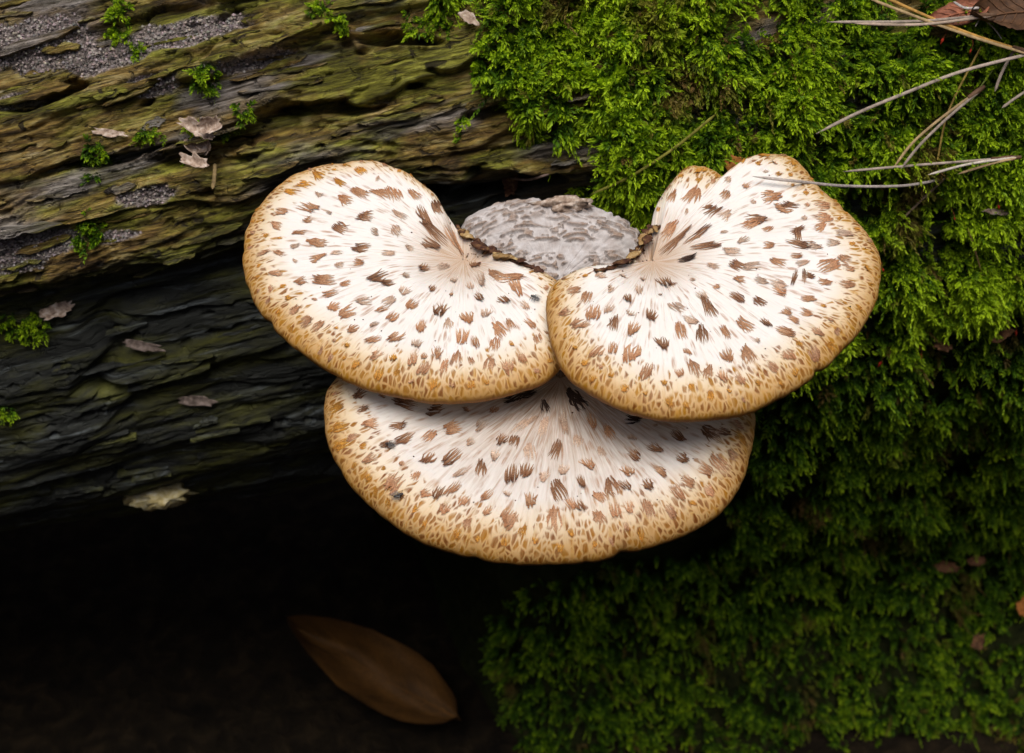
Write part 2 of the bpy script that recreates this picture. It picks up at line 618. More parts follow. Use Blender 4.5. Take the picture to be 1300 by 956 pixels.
S = np.concatenate([np.linspace(-2.0, -0.62, 18)[:-1], np.linspace(-0.62, -0.50, 40)[:-1], np.linspace(-0.50, 0.16, 500)[:-1], np.linspace(0.16, 0.66, 130)[:-1], np.linspace(0.66, 2.0, 18)])
PH = np.concatenate([np.linspace(-math.pi, -1.75, 24)[:-1], np.linspace(-1.75, 1.0, 860)[:-1], np.linspace(1.0, math.pi, 40)[:-1]])
SS, PP = np.meshgrid(S, PH, indexing='ij')
H, FRA, WET_SHADE = log_h(SS, PP * R0)
# rounded, broken ends so that the log is a closed body
H = H - 0.10 * sstep(1.85, 2.0, np.abs(SS))
LV = log_point(SS, PP, H)
nS, nP = SS.shape
LF = grid_faces(nS, nP, False, True)
V_all = np.vstack([LV.reshape(-1, 3), (LOGC - 2.0 * AX)[None], (LOGC + 2.0 * AX)[None]])
me = mesh_from('fallen_log', V_all - LOGC, LF)
pad = [0.0, 0.0]
attr(me, 'along', np.concatenate([SS.ravel(), pad]))
attr(me, 'round', np.concatenate([(PP * R0 - 0.08 * SS).ravel(), pad]))
attr(me, 'frass', np.concatenate([FRA.ravel(), pad]))
attr(me, 'wet_shade', np.concatenate([WET_SHADE.ravel(), pad]))
LOG = put('fallen_log', me, M_WOOD)
LOG.location = LOGC
tag(LOG, 'big rotting log with torn olive and grey wood lying across the whole picture', 'log')
for e, i0 in ((-2.0, 0), (2.0, (nS - 1) * nP)):
    ring = V_all[i0:i0 + nP]
    cV = np.vstack([ring, (LOGC + e * AX)[None]])
    cF = np.array([(k, (k + 1) % nP, nP) if e > 0 else ((k + 1) % nP, k, nP) for k in range(nP)])
    o = build('end_grain', cV, cF, M_STEM, LOG)

# ------------------------------------------------------------------ ground and the mossy bank that carries the log
GZ = -1.05
gx = np.concatenate([-np.geomspace(60, 1.3, 30), np.linspace(-1.2, 1.2, 60), np.geomspace(1.3, 60, 30)])
gy = np.concatenate([-np.geomspace(60, 1.6, 30), np.linspace(-1.5, 1.5, 70), np.geomspace(1.6, 60, 30)])
GX, GY = np.meshgrid(gx, gy, indexing='ij')
_gr = np.hypot(GX, GY - 0.2)
GH = GZ + 4.2 * sstep(1.7, 5.5, _gr) + 0.25 * fbm(GX * 0.5, GY * 0.5, 6.0, 3) * sstep(1.5, 4, _gr) + 0.03 * fbm(GX * 3, GY * 3, 0.5, 4) + 0.01 * fbm(GX * 14, GY * 14, 2.5, 3)  # wide bowl rise is added out of view to block low sky
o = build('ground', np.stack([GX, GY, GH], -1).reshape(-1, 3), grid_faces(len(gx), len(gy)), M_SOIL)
tag(o, 'dark damp forest soil under the log, with an unseen rim added against low sky light', 'ground', kind='structure')

PHB = math.radians(-50)
nb_s, nb_t = 150, 130
BS = np.linspace(-0.30, 0.95, nb_s)
BT = np.linspace(0, 1.0, nb_t)
BV = np.zeros((nb_s, nb_t, 3))
start_dir = -(-math.sin(PHB) * FX + math.cos(PHB) * WX)
down = unit(np.array([0.0, 0.42, -1.0]))
toe = unit(np.array([0.0, -0.75, -0.8]))
for i, s in enumerate(BS):
    p = LOGC + s * AX + (R0 - 0.012) * (math.cos(PHB) * FX + math.sin(PHB) * WX)
    for j, t in enumerate(BT):
        BV[i, j] = p
        k = float(sstep(0.0, 0.22, t))
        q = float(sstep(0.40, 0.85, t))
        p = p + unit((1 - k) * start_dir + k * ((1 - q) * down + q * toe)) * (1.30 / nb_t)
bx, by, bd_ = project(BV)
# left flank of the bank falls away behind the caps
edge_x = np.interp(by, [300, 480, 560, 700, 780, 870, 1000], [1000, 1000, 930, 760, 655, 650, 640])
off = sstep(30, -190, bx - edge_x)
BV = BV + (off * 0.42)[..., None] * unit(np.array([0.0, 1.0, -0.25]))
nrm_b = unit(np.array([0.0, -1.0, 0.25]))
BV = BV + (0.022 * fbm(BV[..., 0] * 7, BV[..., 2] * 7, 3.0, 4))[..., None] * nrm_b
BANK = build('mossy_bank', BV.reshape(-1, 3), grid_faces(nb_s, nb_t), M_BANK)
tag(BANK, 'dark earth bank under the moss that carries the log at lower right', 'bank', kind='structure')

# coarse surface for finding points
_c = LV[::3, ::4]
_nv, _nf = _c.reshape(-1, 3), grid_faces(_c.shape[0], _c.shape[1])
_bf = grid_faces(nb_s, nb_t) + len(_nv)
_gv = np.array([[-5, -5, GZ], [5, -5, GZ], [5, 5, GZ], [-5, 5, GZ]], float)
_allv = np.vstack([_nv, BV.reshape(-1, 3), _gv])
_k = len(_nv) + nb_s * nb_t
BVH = BVHTree.FromPolygons([tuple(v) for v in _allv], [tuple(f) for f in np.vstack([_nf, _bf])] + [(_k, _k + 1, _k + 2, _k + 3)])


def hit(px, py):
    r = ray(px, py)
    loc, nr, _, _ = BVH.ray_cast(Vector(CAM), Vector(r), 20.0)
    if loc is None:
        return at(px, py, 1.3), FX.copy(), 1.3
    loc, nr = np.array(loc), np.array(nr)
    if nr @ r > 0:
        nr = -nr
    return loc, nr, (loc - CAM) @ D_


# ------------------------------------------------------------------ splinters of wood standing proud of the log
def slab(s0, v0, L, W, T, ang, seed, lift):
    n, k = 14, 4
    V = []
    t = np.linspace(-0.5, 0.5, n)
    taper = np.clip(1 - np.abs(2 * t) ** 5, 0.0, 1) * (0.7 + 0.5 * noise(t * 5 + seed, seed * 1.7))
    mid_s, mid_v = s0 + t * L * math.cos(ang), v0 + t * L * math.sin(ang) + 0.002 * noise(t * 4, seed * 2.3)
    rows = []
    for a in (-0.5, -0.12, 0.18, 0.5):
        ss = mid_s
        vv = mid_v + a * W * taper + 0.0008 * noise(t * 16, a * 9 + seed)
        h = h_at(s0, v0, H) + lift + T * (0.35 * noise(t * 7, a * 5, seed) + (0.25 if a < 0 else 0.0))
        rows.append((ss, vv, h))
    top = [log_point(ss, vv / R0, h) for ss, vv, h in rows]
    bot = [log_point(ss, vv / R0, h - T - 0.006) for ss, vv, h in (rows[-1], rows[0])]
    ring = np.stack(top + bot, 1)                                    # n x 6 x 3
    F = [tuple(f) for f in grid_faces(n, 6, False, True)]
    F += [tuple(range(6))[::-1], tuple(range((n - 1) * 6, n * 6))]
    rs = np.stack([r[0] for r in rows] + [rows[-1][0], rows[0][0]], 1)
    rv = np.stack([r[1] for r in rows] + [rows[-1][1] + 0.004, rows[0][1] + 0.004], 1)
    return ring.reshape(-1, 3), F, rs.ravel(), rv.ravel()


def h_at(s, v, A):
    return float(A[min(np.searchsorted(S, s), len(S) - 1), min(np.searchsorted(PH, v / R0), len(PH) - 1)])


made = 0
while made < 130:
    px, py = random.uniform(-60, 760), random.uniform(-50, 640)
    if 300 < px and py > 215:
        continue
    if px > 560 and py < 120:
        continue
    s0, v0 = log_sv(px, py)
    L = random.uniform(0.02, 0.085)
    V, F, rs, rv = slab(s0, v0, L, random.uniform(0.003, 0.010), random.uniform(0.0015, 0.004), random.uniform(-0.04, 0.20), made * 3.3 + 1, random.uniform(0.0, 0.005))
    o = build('wood_splinter', V, F, M_WOOD, LOG, smooth=False)
    shift = random.uniform(-0.06, 0.06)
    attr(o.data, 'along', rs + shift)
    attr(o.data, 'round', rv - 0.08 * rs + shift * 0.4)
    attr(o.data, 'frass', np.zeros(len(V)))
    attr(o.data, 'wet_shade', np.full(len(V), h_at(s0, v0, WET_SHADE)))
    made += 1

# crumbs of frass
fi = np.argwhere((FRA > 0.5) & (SS > -0.5) & (SS < 0.1))
fi = fi[RNG.integers(0, len(fi), 5200)]
octv = np.array([[1, 0, 0], [-1, 0, 0], [0, 1, 0], [0, -1, 0], [0, 0, 1], [0, 0, -1]], float)
octf = np.array([[0, 2, 4], [2, 1, 4], [1, 3, 4], [3, 0, 4], [2, 0, 5], [1, 2, 5], [3, 1, 5], [0, 3, 5]])
cen = LV[fi[:, 0], fi[:, 1]] + RNG.normal(0, 0.0006, (len(fi), 3))
sz = RNG.uniform(0.0005, 0.0016, (len(fi), 1, 1)) * RNG.uniform(0.6, 1.4, (len(fi), 6, 3))
cv = cen[:, None] + octv[None] * sz
cf = octf[None] + (np.arange(len(fi)) * 6)[:, None, None]
tone = RNG.uniform(0.12, 1.0, (len(fi), 1)) ** 1.3
ccol = np.repeat(tone * np.array([0.44, 0.375, 0.35]) * RNG.uniform(0.9, 1.1, (len(fi), 3)), 6, 0)
o = build('wood_crumbs', cv.reshape(-1, 3), cf.reshape(-1, 3), M_TINT, LOG, smooth=False, col=ccol)
o['kind'] = 'stuff'

# ================================================================== MOSS
def shoot_template(rng, L, n, leaf, branches=0):
    """one moss shoot growing along +Z from the origin: overlapping pointed leaves; returns verts, tris, t (0 base .. 1 tip)"""
    V, F, T = [], [], []

    def stem(org, d, side, L, n, leaf, t0):
        d = unit(d)
        a = unit(np.cross(d, side))
        b = np.cross(d, a)
        bend = rng.normal(0, 0.12, 2)
        for i in range(n):
            u = (i + 0.4) / n
            p = org + d * L * u + (a * bend[0] + b * bend[1]) * L * u * u
            an = i * 2.4 + rng.normal(0, 0.25)
            out = math.cos(an) * a + math.sin(an) * b
            sp = math.radians(58 - 40 * u + rng.normal(0, 7))
            ld = math.cos(sp) * d + math.sin(sp) * out
            lw = unit(np.cross(ld, out + 0.001))
            ll = leaf * (0.75 + 0.5 * math.sin(math.pi * min(u * 0.85 + 0.2, 1))) * rng.uniform(0.85, 1.15)
            w = ll * 0.20
            nn = np.cross(lw, ld)
            k = len(V)
            V.extend([p, p + ld * ll * 0.45 + lw * w + nn * ll * 0.06, p + ld * ll * 0.45 - lw * w + nn * ll * 0.06, p + ld * ll - out * ll * 0.12])
            F.extend([(k, k + 1, k + 3), (k, k + 3, k + 2)])
            tt = t0 + (1 - t0) * u
            T.extend([tt - 0.15, tt, tt, tt + 0.15])
    stem(np.zeros(3), np.array([0, 0, 1.0]), np.array([1.0, 0.2, 0]), L, n, leaf, 0.0)
    for q in range(branches):
        u = 0.25 + 0.5 * q / max(branches - 1, 1)
        sgn = 1 if q % 2 else -1
        stem(np.array([0, 0, L * u]), np.array([0.75 * sgn, rng.normal(0, 0.2), 0.75]), np.array([0, 1.0, 0.1]), L * 0.5, max(5, n // 2), leaf * 0.8, 0.45)
    return np.array(V), np.array(F), np.clip(np.array(T), 0, 1)


_tr = np.random.default_rng(5)
TPL = [shoot_template(_tr, 0.012 + 0.002 * (i % 3), 15, 0.0055) for i in range(5)]
TPL += [shoot_template(_tr, 0.017, 14, 0.0048, 4) for i in range(3)]
TPL += [shoot_template(_tr, 0.010, 12, 0.0062) for i in range(2)]
TPL += [shoot_template(_tr, 0.026, 26, 0.0034) for i in range(2)]


def moss_mesh(P, Dr, scale, hue, tpl_idx, rng, dead=None):
    """P points, Dr growth directions, scale sizes, hue 0 dark .. 1 yellow-green; returns verts, tris, colours"""
    Vs, Fs, Cs = [], [], []
    off = 0
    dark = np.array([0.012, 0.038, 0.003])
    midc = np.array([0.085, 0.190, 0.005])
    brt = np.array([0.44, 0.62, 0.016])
    for k in range(len(TPL)):
        m = np.where(tpl_idx == k)[0]
        if not len(m):
            continue
        tv, tf, tt = TPL[k]
        d = Dr[m]
        rv = rng.normal(size=d.shape)
        a = np.cross(d, rv)
        a /= np.linalg.norm(a, axis=1)[:, None]
        b = np.cross(d, a)
        V = P[m][:, None] + scale[m][:, None, None] * (tv[None, :, 0, None] * a[:, None] + tv[None, :, 1, None] * b[:, None] + tv[None, :, 2, None] * d[:, None])
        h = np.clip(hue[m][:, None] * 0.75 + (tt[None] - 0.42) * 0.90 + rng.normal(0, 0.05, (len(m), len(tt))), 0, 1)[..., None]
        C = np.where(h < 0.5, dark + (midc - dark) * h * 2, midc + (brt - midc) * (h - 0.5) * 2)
        if dead is not None:
            C = C + (np.array([0.17, 0.105, 0.03]) - C) * dead[m][:, None, None] * rng.uniform(0.5, 1.0, (len(m), 1, 1))
        F = tf[None] + (np.arange(len(m)) * len(tv))[:, None, None] + off
        Vs.append(V.reshape(-1, 3)); Fs.append(F.reshape(-1, 3)); Cs.append(C.reshape(-1, 3))
        off += V.shape[0] * V.shape[1]
    return np.vstack(Vs), np.vstack(Fs), np.vstack(Cs)


MOSS_POLY = [(575, -160), (548, 2), (578, 30), (592, 50), (604, 74), (592, 96), (625, 112), (660, 118), (690, 140), (745, 140), (775, 158), (806, 178), (790, 205), (752, 228), (744, 248), (790, 268), (835, 300), (900, 330), (930, 440), (965, 545), (915, 690), (800, 712), (735, 722), (668, 762), (638, 790), (648, 830), (640, 1100), (1700, 1100), (1700, -200)]


def grid_normals(G):
    du = np.gradient(G, axis=0)
    dv = np.gradient(G, axis=1)
    n = np.cross(du, dv)
    n /= np.linalg.norm(n, axis=-1)[..., None] + 1e-12
    f = np.sign(np.sum(n * (CAM - G), -1))
    return n * f[..., None]


def scatter(G, n, rng, cond):
    """random points on a grid surface by area; cond(px,py,P)->keep"""
    Nn = grid_normals(G)
    a = np.linalg.norm(np.cross(G[1:, :-1] - G[:-1, :-1], G[:-1, 1:] - G[:-1, :-1]), axis=-1)
    c = (G[1:, :-1] + G[:-1, 1:]) / 2
    px, py, _ = project(c)
    w = a * cond(px, py, c)
    w = w.ravel() / w.sum()
    idx = rng.choice(w.size, n, p=w)
    i, j = np.unravel_index(idx, a.shape)
    u, v = rng.random((n, 1)), rng.random((n, 1))
    p = (1 - u) * (1 - v) * G[i, j] + u * (1 - v) * G[i + 1, j] + (1 - u) * v * G[i, j + 1] + u * v * G[i + 1, j + 1]
    return p, Nn[i, j]


def moss_cond(px, py, P):
    jx = px + 26 * fbm(P[..., 0] * 40, P[..., 2] * 40, 1.5, 3)
    jy = py + 22 * fbm(P[..., 0] * 40, P[..., 2] * 40, 7.5, 3)
    k = inside(MOSS_POLY, jx, jy) & (px < 1480) & (py < 1060) & (py > -120)
    cl = fbm(P[..., 0] * 22, (P[..., 2] + P[..., 1]) * 22, 4.0, 3)
    return k * np.clip(0.70 + 1.5 * cl, 0.06, 1.6)


_rg = np.random.default_rng(21)
_sel = (S > -0.12) & (S < 0.72)
_selp = (PH > -1.0) & (PH < 1.3)
LG = LV[np.ix_(_sel, _selp)][::2, ::3]
pA, nA = scatter(LG, 14500, _rg, lambda x, y, P: moss_cond(x, y, P))
pB, nB = scatter(BV, 14500, _rg, lambda x, y, P: moss_cond(x, y, P))
MP, MN = np.vstack([pA, pB]), np.vstack([nA, nB])
_dep = np.clip((pB - LOGC) @ FX, -1, 1)
cl = fbm(MP[:, 0] * 22, (MP[:, 2] + MP[:, 1]) * 22, 4.0, 3)
cl2 = fbm(MP[:, 0] * 60, (MP[:, 2] + MP[:, 1]) * 60, 9.0, 2)
layer = _rg.random(len(MP))
MP = MP + MN * (np.clip(0.009 + 0.030 * cl + 0.010 * cl2, -0.006, 0.034) * (0.35 + 0.65 * layer))[:, None]
grav = np.array([0, -0.25, -1.0])
MD = MN * 0.75 + grav * 0.42 + _rg.normal(0, 0.33, MP.shape)
MD /= np.linalg.norm(MD, axis=1)[:, None]
hue = np.clip(np.where(np.arange(len(MP)) < len(pA), 0.64, 0.26) + 0.30 * fbm(MP[:, 0] * 9, MP[:, 2] * 9, 2.0, 3) + _rg.normal(0, 0.20, len(MP)) + 0.30 * (layer - 0.5), 0, 1)  # bank shoots coloured darker than log shoots to stand for shade down there
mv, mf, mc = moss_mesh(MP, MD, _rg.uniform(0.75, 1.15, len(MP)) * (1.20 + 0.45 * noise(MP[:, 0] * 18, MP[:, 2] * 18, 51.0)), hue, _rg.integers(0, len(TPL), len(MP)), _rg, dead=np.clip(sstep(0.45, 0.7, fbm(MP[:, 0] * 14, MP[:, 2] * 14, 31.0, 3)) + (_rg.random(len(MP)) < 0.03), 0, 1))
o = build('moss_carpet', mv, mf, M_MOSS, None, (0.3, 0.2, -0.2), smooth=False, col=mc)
tag(o, 'thick bright green feathery moss carpet covering the right half of the log', 'moss', kind='stuff')


def moss_tuft(px, py, rx, ry, n, label, hue0=0.7, size=0.8, droop=0.5, name='moss_tuft'):
    P, Nn = [], []
    for _ in range(n):
        a, r = random.uniform(0, 6.283), math.sqrt(random.random())
        p, nr, _d = hit(px + rx * r * math.cos(a), py + ry * r * math.sin(a))
        P.append(p); Nn.append(unit(nr * 0.5 + FX * 0.5))
    P, Nn = np.array(P), np.array(Nn)
    rg = np.random.default_rng(int(px * 7 + py))
    Dd = Nn * 0.8 + grav * droop + rg.normal(0, 0.4, P.shape)
    Dd /= np.linalg.norm(Dd, axis=1)[:, None]
    v, f, c = moss_mesh(P, Dd, rg.uniform(0.6, 1.1, n) * size, np.clip(hue0 + rg.normal(0, 0.15, n), 0, 1), rg.integers(0, 10, n), rg)
    o = build(name, v, f, M_MOSS, None, P.mean(0), smooth=False, col=c)
    return tag(o, label, 'moss', 'small moss tufts on the bare wood')


for a in [(150, 12, 14, 12, 22, 'small bright green moss tuft near the top edge above grey crumbly wood'),
          (150, 40, 17, 7, 22, 'small yellow green moss tuft on the grey crumbs just under the topmost tuft'),
          (172, 62, 8, 6, 8, 'tiny moss sprig on grey crumbs above the olive ledge'),
          (262, 98, 14, 22, 40, 'upright olive moss patch left of the pale ochre wood ridge', 0.45),
          (250, 155, 10, 8, 14, 'bright moss sprig just above the curled bark flakes', 0.8),
          (285, 168, 5, 4, 6, 'tiny moss sprig at the right tip of the curled bark flakes', 0.75),
          (242, 202, 8, 9, 12, 'moss sprig at the left side of the curled bark flakes', 0.7),
          (305, 138, 14, 9, 12, 'sparse moss sprigs in the dark hollow beside the ochre ridge', 0.5),
          (190, 168, 14, 6, 14, 'small moss patch on the pale grey wood band', 0.5),
          (122, 205, 20, 26, 46, 'dull hanging moss streak below the pale grey wood band', 0.3),
          (112, 290, 16, 22, 40, 'olive moss clump between two grey crumbly patches', 0.35),
          (30, 412, 32, 18, 55, 'beady green moss clump at the left edge beside a pale flake', 0.65),
          (6, 520, 10, 7, 14, 'small moss tuft on the dark wood at the left edge', 0.5),
          (410, 14, 26, 10, 26, 'loose moss sprigs hanging from the top edge above the bare wood', 0.7),
          (436, 30, 6, 12, 10, 'single moss strand hanging beside the loose sprigs at the top', 0.7),
          (585, 158, 5, 14, 12, 'lone moss sprig hanging on bare wood below the moss edge', 0.8),
          (545, 30, 34, 16, 44, 'thin creeping moss at the upper left fringe of the carpet', 0.6),
          (770, 262, 36, 14, 80, 'bright moss fringe just above the old whitish bracket', 0.7)]:
    moss_tuft(*a)

# ================================================================== THE BRACKET MUSHROOMS
PXM = 0.00061


class Cap:
    def __init__(self, O_px, O_dep, outline, tilt, roll=0.0, Ht=0.0145, w=0.030, seam_px=None, funnel=0.010):
        t, r = math.radians(tilt), math.radians(roll)
        self.n = unit(np.array([math.sin(r), -math.sin(t), math.cos(t)]))
        self.e1 = unit(RIGHT - self.n * (RIGHT @ self.n))
        self.e2 = np.cross(self.n, self.e1)
        self.O = at(*O_px, O_dep)
        self.Ht, self.w, self.funnel = Ht, w, funnel
        pts = np.array([self.plane(*p) for p in outline])
        closed = np.vstack([pts[-3:], pts, pts[:4]])
        c = catmull(closed, len(closed) * 14)
        th = np.unwrap(np.arctan2(c[:, 1], c[:, 0]))
        if th[-1] < th[0]:
            th, c = th[::-1], c[::-1]
        rr = np.hypot(c[:, 0], c[:, 1])
        o = np.argsort(th)
        th, rr = th[o], rr[o]
        sx, sy = self.plane(*seam_px)
        self.th0 = math.atan2(sy, sx)
        self.tab_t = np.linspace(0, 2 * math.pi, 1441)
        tt = (self.tab_t + self.th0 - th[0]) % (2 * math.pi) + th[0]
        tab = np.interp(tt, th, rr)
        k = np.hanning(15); k /= k.sum()
        self.tab_r = np.convolve(np.concatenate([tab[-9:-1], tab, tab[1:9]]), k, 'same')[8:-8]
        rn = np.random.default_rng(int(O_px[0]))
        tt_ = self.tab_t
        self.tab_r = self.tab_r * (1 + 0.006 * noise(tt_ * 5, O_px[0]) + 0.004 * noise(tt_ * 17, O_px[0] + 3))
        for a_ in rn.uniform(0.3, 6.0, 9):
            self.tab_r = self.tab_r - rn.uniform(0.0008, 0.0026) * np.exp(-((tt_ - a_) / rn.uniform(0.015, 0.035)) ** 2)
        bx_, by_ = self.tab_r * np.cos(self.tab_t + self.th0), self.tab_r * np.sin(self.tab_t + self.th0)
        self.tab_s = np.concatenate([[0], np.cumsum(np.hypot(np.diff(bx_), np.diff(by_)))])

    def plane(self, px, py, h=0.0):
        r = ray(px, py)
        o = self.O + self.n * h
        t = ((o - CAM) @ self.n) / (r @ self.n)
        q = CAM + t * r - o
        return np.array([q @ self.e1, q @ self.e2])

    def B(self, th):
        return np.interp((th - self.th0) % (2 * math.pi), self.tab_t, self.tab_r)

    def height(self, x, y):
        th = np.arctan2(y, x)
        d = np.hypot(x, y)
        B = self.B(th)
        dE = np.clip(B - d, 0, None)
        w = np.minimum(self.w, B * 0.75)
        Ht = self.Ht * np.clip(B / 0.09, 0.15, 1)
        q = 1 - np.clip(dE / w, 0, 1)
        h = Ht * np.sqrt(np.clip(1 - q ** 2.2, 0, 1))
        h = h - self.funnel * np.exp(-(d / 0.030) ** 2) - 0.007 * np.exp(-(d / 0.075) ** 2)
        h = h + 0.010 * np.clip(1 - B / 0.075, 0, 1) * np.clip(d / np.maximum(B, 1e-6), 0, 1) ** 1.5
        h = h + 0.0030 * noise(x * 16, y * 16, self.O[0] * 40) * np.clip(dE / 0.02, 0, 1) + 0.0012 * noise(x * 50, y * 50, 2.0)
        h = h + 0.0006 * noise(th * 40, d * 12, 5.0) * np.clip(d / 0.03, 0, 1)
        return h

    def point(self, x, y, lift=0.0):
        h = self.height(x, y) + lift
        return self.O + x[..., None] * self.e1 + y[..., None] * self.e2 + h[..., None] * self.n

    def from_px(self, px, py):
        h = 0.01
        for _ in range(8):
            x, y = self.plane(px, py, h)
            h = float(self.height(np.array(x), np.array(y)))
        return x, y


def make_bracket(name, label, cap, mat, stem_pts, scales, lip=None, n_fill=150, seed=1, black=False):
    rg = np.random.default_rng(seed)
    root = thing(name, stem_pts[-1])
    tag(root, label, 'mushroom', 'scaly bracket mushrooms')
    nt, nr, nu = 420, 84, 16
    th = cap.th0 + np.linspace(0, 2 * math.pi, nt)
    rho = 1 - (1 - np.linspace(0.004, 1, nr)) ** 1.35
    T, Rr = np.meshgrid(th, rho, indexing='ij')
    Bt = np.interp(np.linspace(0, 2 * math.pi, nt), cap.tab_t, cap.tab_r)[:, None]
    X, Y = Rr * Bt * np.cos(T), Rr * Bt * np.sin(T)
    top = cap.point(X, Y)
    # rim turning under, then the pore side with the flesh thickening towards the stem
    ru = np.linspace(0.995, 0.05, nu)
    T2, R2 = np.meshgrid(th, ru, indexing='ij')
    X2, Y2 = R2 * Bt * np.cos(T2), R2 * Bt * np.sin(T2)
    hu = np.minimum(cap.height(X2, Y2), 0.002) * sstep(1.0, 0.9, R2) - 0.0035 - 0.022 * (1 - R2) ** 1.2 * np.clip(Bt / 0.09, 0.25, 1)
    bot = cap.O + X2[..., None] * cap.e1 + Y2[..., None] * cap.e2 + hu[..., None] * cap.n
    G = np.concatenate([top, bot], 1)
    F = grid_faces(nt, nr + nu)
    me = mesh_from('cap', G.reshape(-1, 3) - np.array(root.location), F)
    arc = np.interp(np.linspace(0, 2 * math.pi, nt), cap.tab_t, cap.tab_s)[:, None]
    full = lambda a, b: np.concatenate([np.broadcast_to(a, (nt, nr)), np.broadcast_to(b, (nt, nu))], 1).ravel()
    attr(me, 'arc', full(arc, arc))
    seg = np.linalg.norm(np.diff(top, axis=1), axis=-1)
    el = np.concatenate([np.cumsum(seg[:, ::-1], 1)[:, ::-1], np.zeros((nt, 1))], 1)
    attr(me, 'edge', full(el, np.zeros((nt, nu))))
    attr(me, 'rimk', full(np.clip((Bt - 0.045) / 0.05, 0, 1), np.clip((Bt - 0.045) / 0.05, 0, 1)))
    attr(me, 'ang', full(T - cap.th0, T2 - cap.th0))
    attr(me, 'dist', full(Rr * Bt, R2 * Bt))
    co = put('cap', me, mat, root)
    me.materials.append(M_PORE)
    pi = np.zeros(len(F), np.int32)
    pi[(F[:, 0] % (nr + nu)) >= nr] = 1
    me.polygons.foreach_set('material_index', pi)
    # stem
    P = catmull(stem_pts, 22)
    V, Fs = tube(P, np.linspace(0.020, 0.040, 22) * (1 + 0.1 * noise(np.arange(22) * 0.7, seed)), 14, rough=0.25, seed=seed)
    build('stem', V, Fs, M_STEM, root)
    if lip:
        xy = np.array([cap.from_px(*p) for p in lip])
        c = catmull(xy, 46)
        base = cap.point(c[:, 0], c[:, 1], 0.0015)
        rad = 0.0042 * (0.35 + 1.5 * np.abs(noise(np.arange(46) * 0.30, seed * 2.0))) * np.sin(np.linspace(0.25, math.pi - 0.3, 46)) ** 0.5
        V, Fs = tube(base, rad, 9, rough=1.5, seed=seed + 3, flat=0.45, flat_axis=cap.n)
        build('dark_lip', V, Fs, M_CRUST, root)
        for q in range(7):
            i0 = int(rg.integers(2, 34)); i1 = min(i0 + int(rg.integers(6, 13)), 45)
            mid_ = base[i0:i1] + cap.n * np.linspace(0.0005, rg.uniform(0.002, 0.006), i1 - i0)[:, None] + (cap.O - base[i0:i1].mean(0)) * rg.uniform(-0.10, 0.32)
            V, Fs = tube(mid_, rg.uniform(0.0022, 0.0042) * np.sin(np.linspace(0.3, math.pi - 0.15, i1 - i0)), 8, rough=1.1, seed=q * 5 + seed, flat=0.28, flat_axis=cap.n)
            build('torn_flap', V, Fs, M_CRUST if q % 2 else M_FLAP, root)
    # specks of dirt
    a_ = rg.uniform(0, 2 * math.pi, 60)
    r_ = cap.B(a_) * np.sqrt(rg.uniform(0.05, 0.9, 60))
    cp = cap.point(r_ * np.cos(a_), r_ * np.sin(a_), 0.0003)
    dv = cp[:, None] + octv[None] * rg.uniform(0.00025, 0.0008, (60, 1, 1)) * rg.uniform(0.6, 1.5, (60, 6, 3))
    df = (octf[None] + (np.arange(60) * 6)[:, None, None]).reshape(-1, 3)
    sp_ = build('dirt_specks', dv.reshape(-1, 3), df, M_CRUST, co)
    sp_['kind'] = 'stuff'
    # scales: every one a tuft of fibres pressed to the cap
    placed = []

    def scale(x, y, L, W, tone, spread, kind):
        L, W = L * rg.uniform(0.62, 1.0), W * rg.uniform(0.60, 1.0)
        d = np.hypot(x, y)
        rad = np.array([x, y]) / max(d, 1e-6)
        if kind == 'tang':
            rad = np.array([-rad[1], rad[0]])
        a0 = rg.normal(0, 0.22)
        rad = np.array([rad[0] * math.cos(a0) - rad[1] * math.sin(a0), rad[0] * math.sin(a0) + rad[1] * math.cos(a0)])
        tan = np.array([-rad[1], rad[0]])
        n = int(rg.integers(7, 10))
        V, Fq, C = [], [], []
        skew = rg.normal(0, 0.35)
        dark = {'d': (0.115, 0.044, 0.020), 'b': (0.014, 0.008, 0.006), 'm': (0.275, 0.118, 0.052), 'p': (0.33, 0.195, 0.125), 'o': (0.33, 0.125, 0.018)}[tone]
        pale = {'d': (0.30, 0.165, 0.09), 'b': (0.06, 0.03, 0.02), 'm': (0.45, 0.27, 0.16), 'p': (0.52, 0.40, 0.31), 'o': (0.52, 0.26, 0.045)}[tone]
        dark, pale = np.array(dark) * rg.uniform(0.75, 1.3), np.array(pale) * rg.uniform(0.85, 1.15)
        flip = -1.0 if rg.random() < 0.22 else 1.0
        blunt = rg.uniform(0.0, 1.3)
        inner = rg.uniform(0.04, 0.15)
        arch = rg.normal(0, 0.5)
        tipl = rg.uniform(0.3, 1.6)
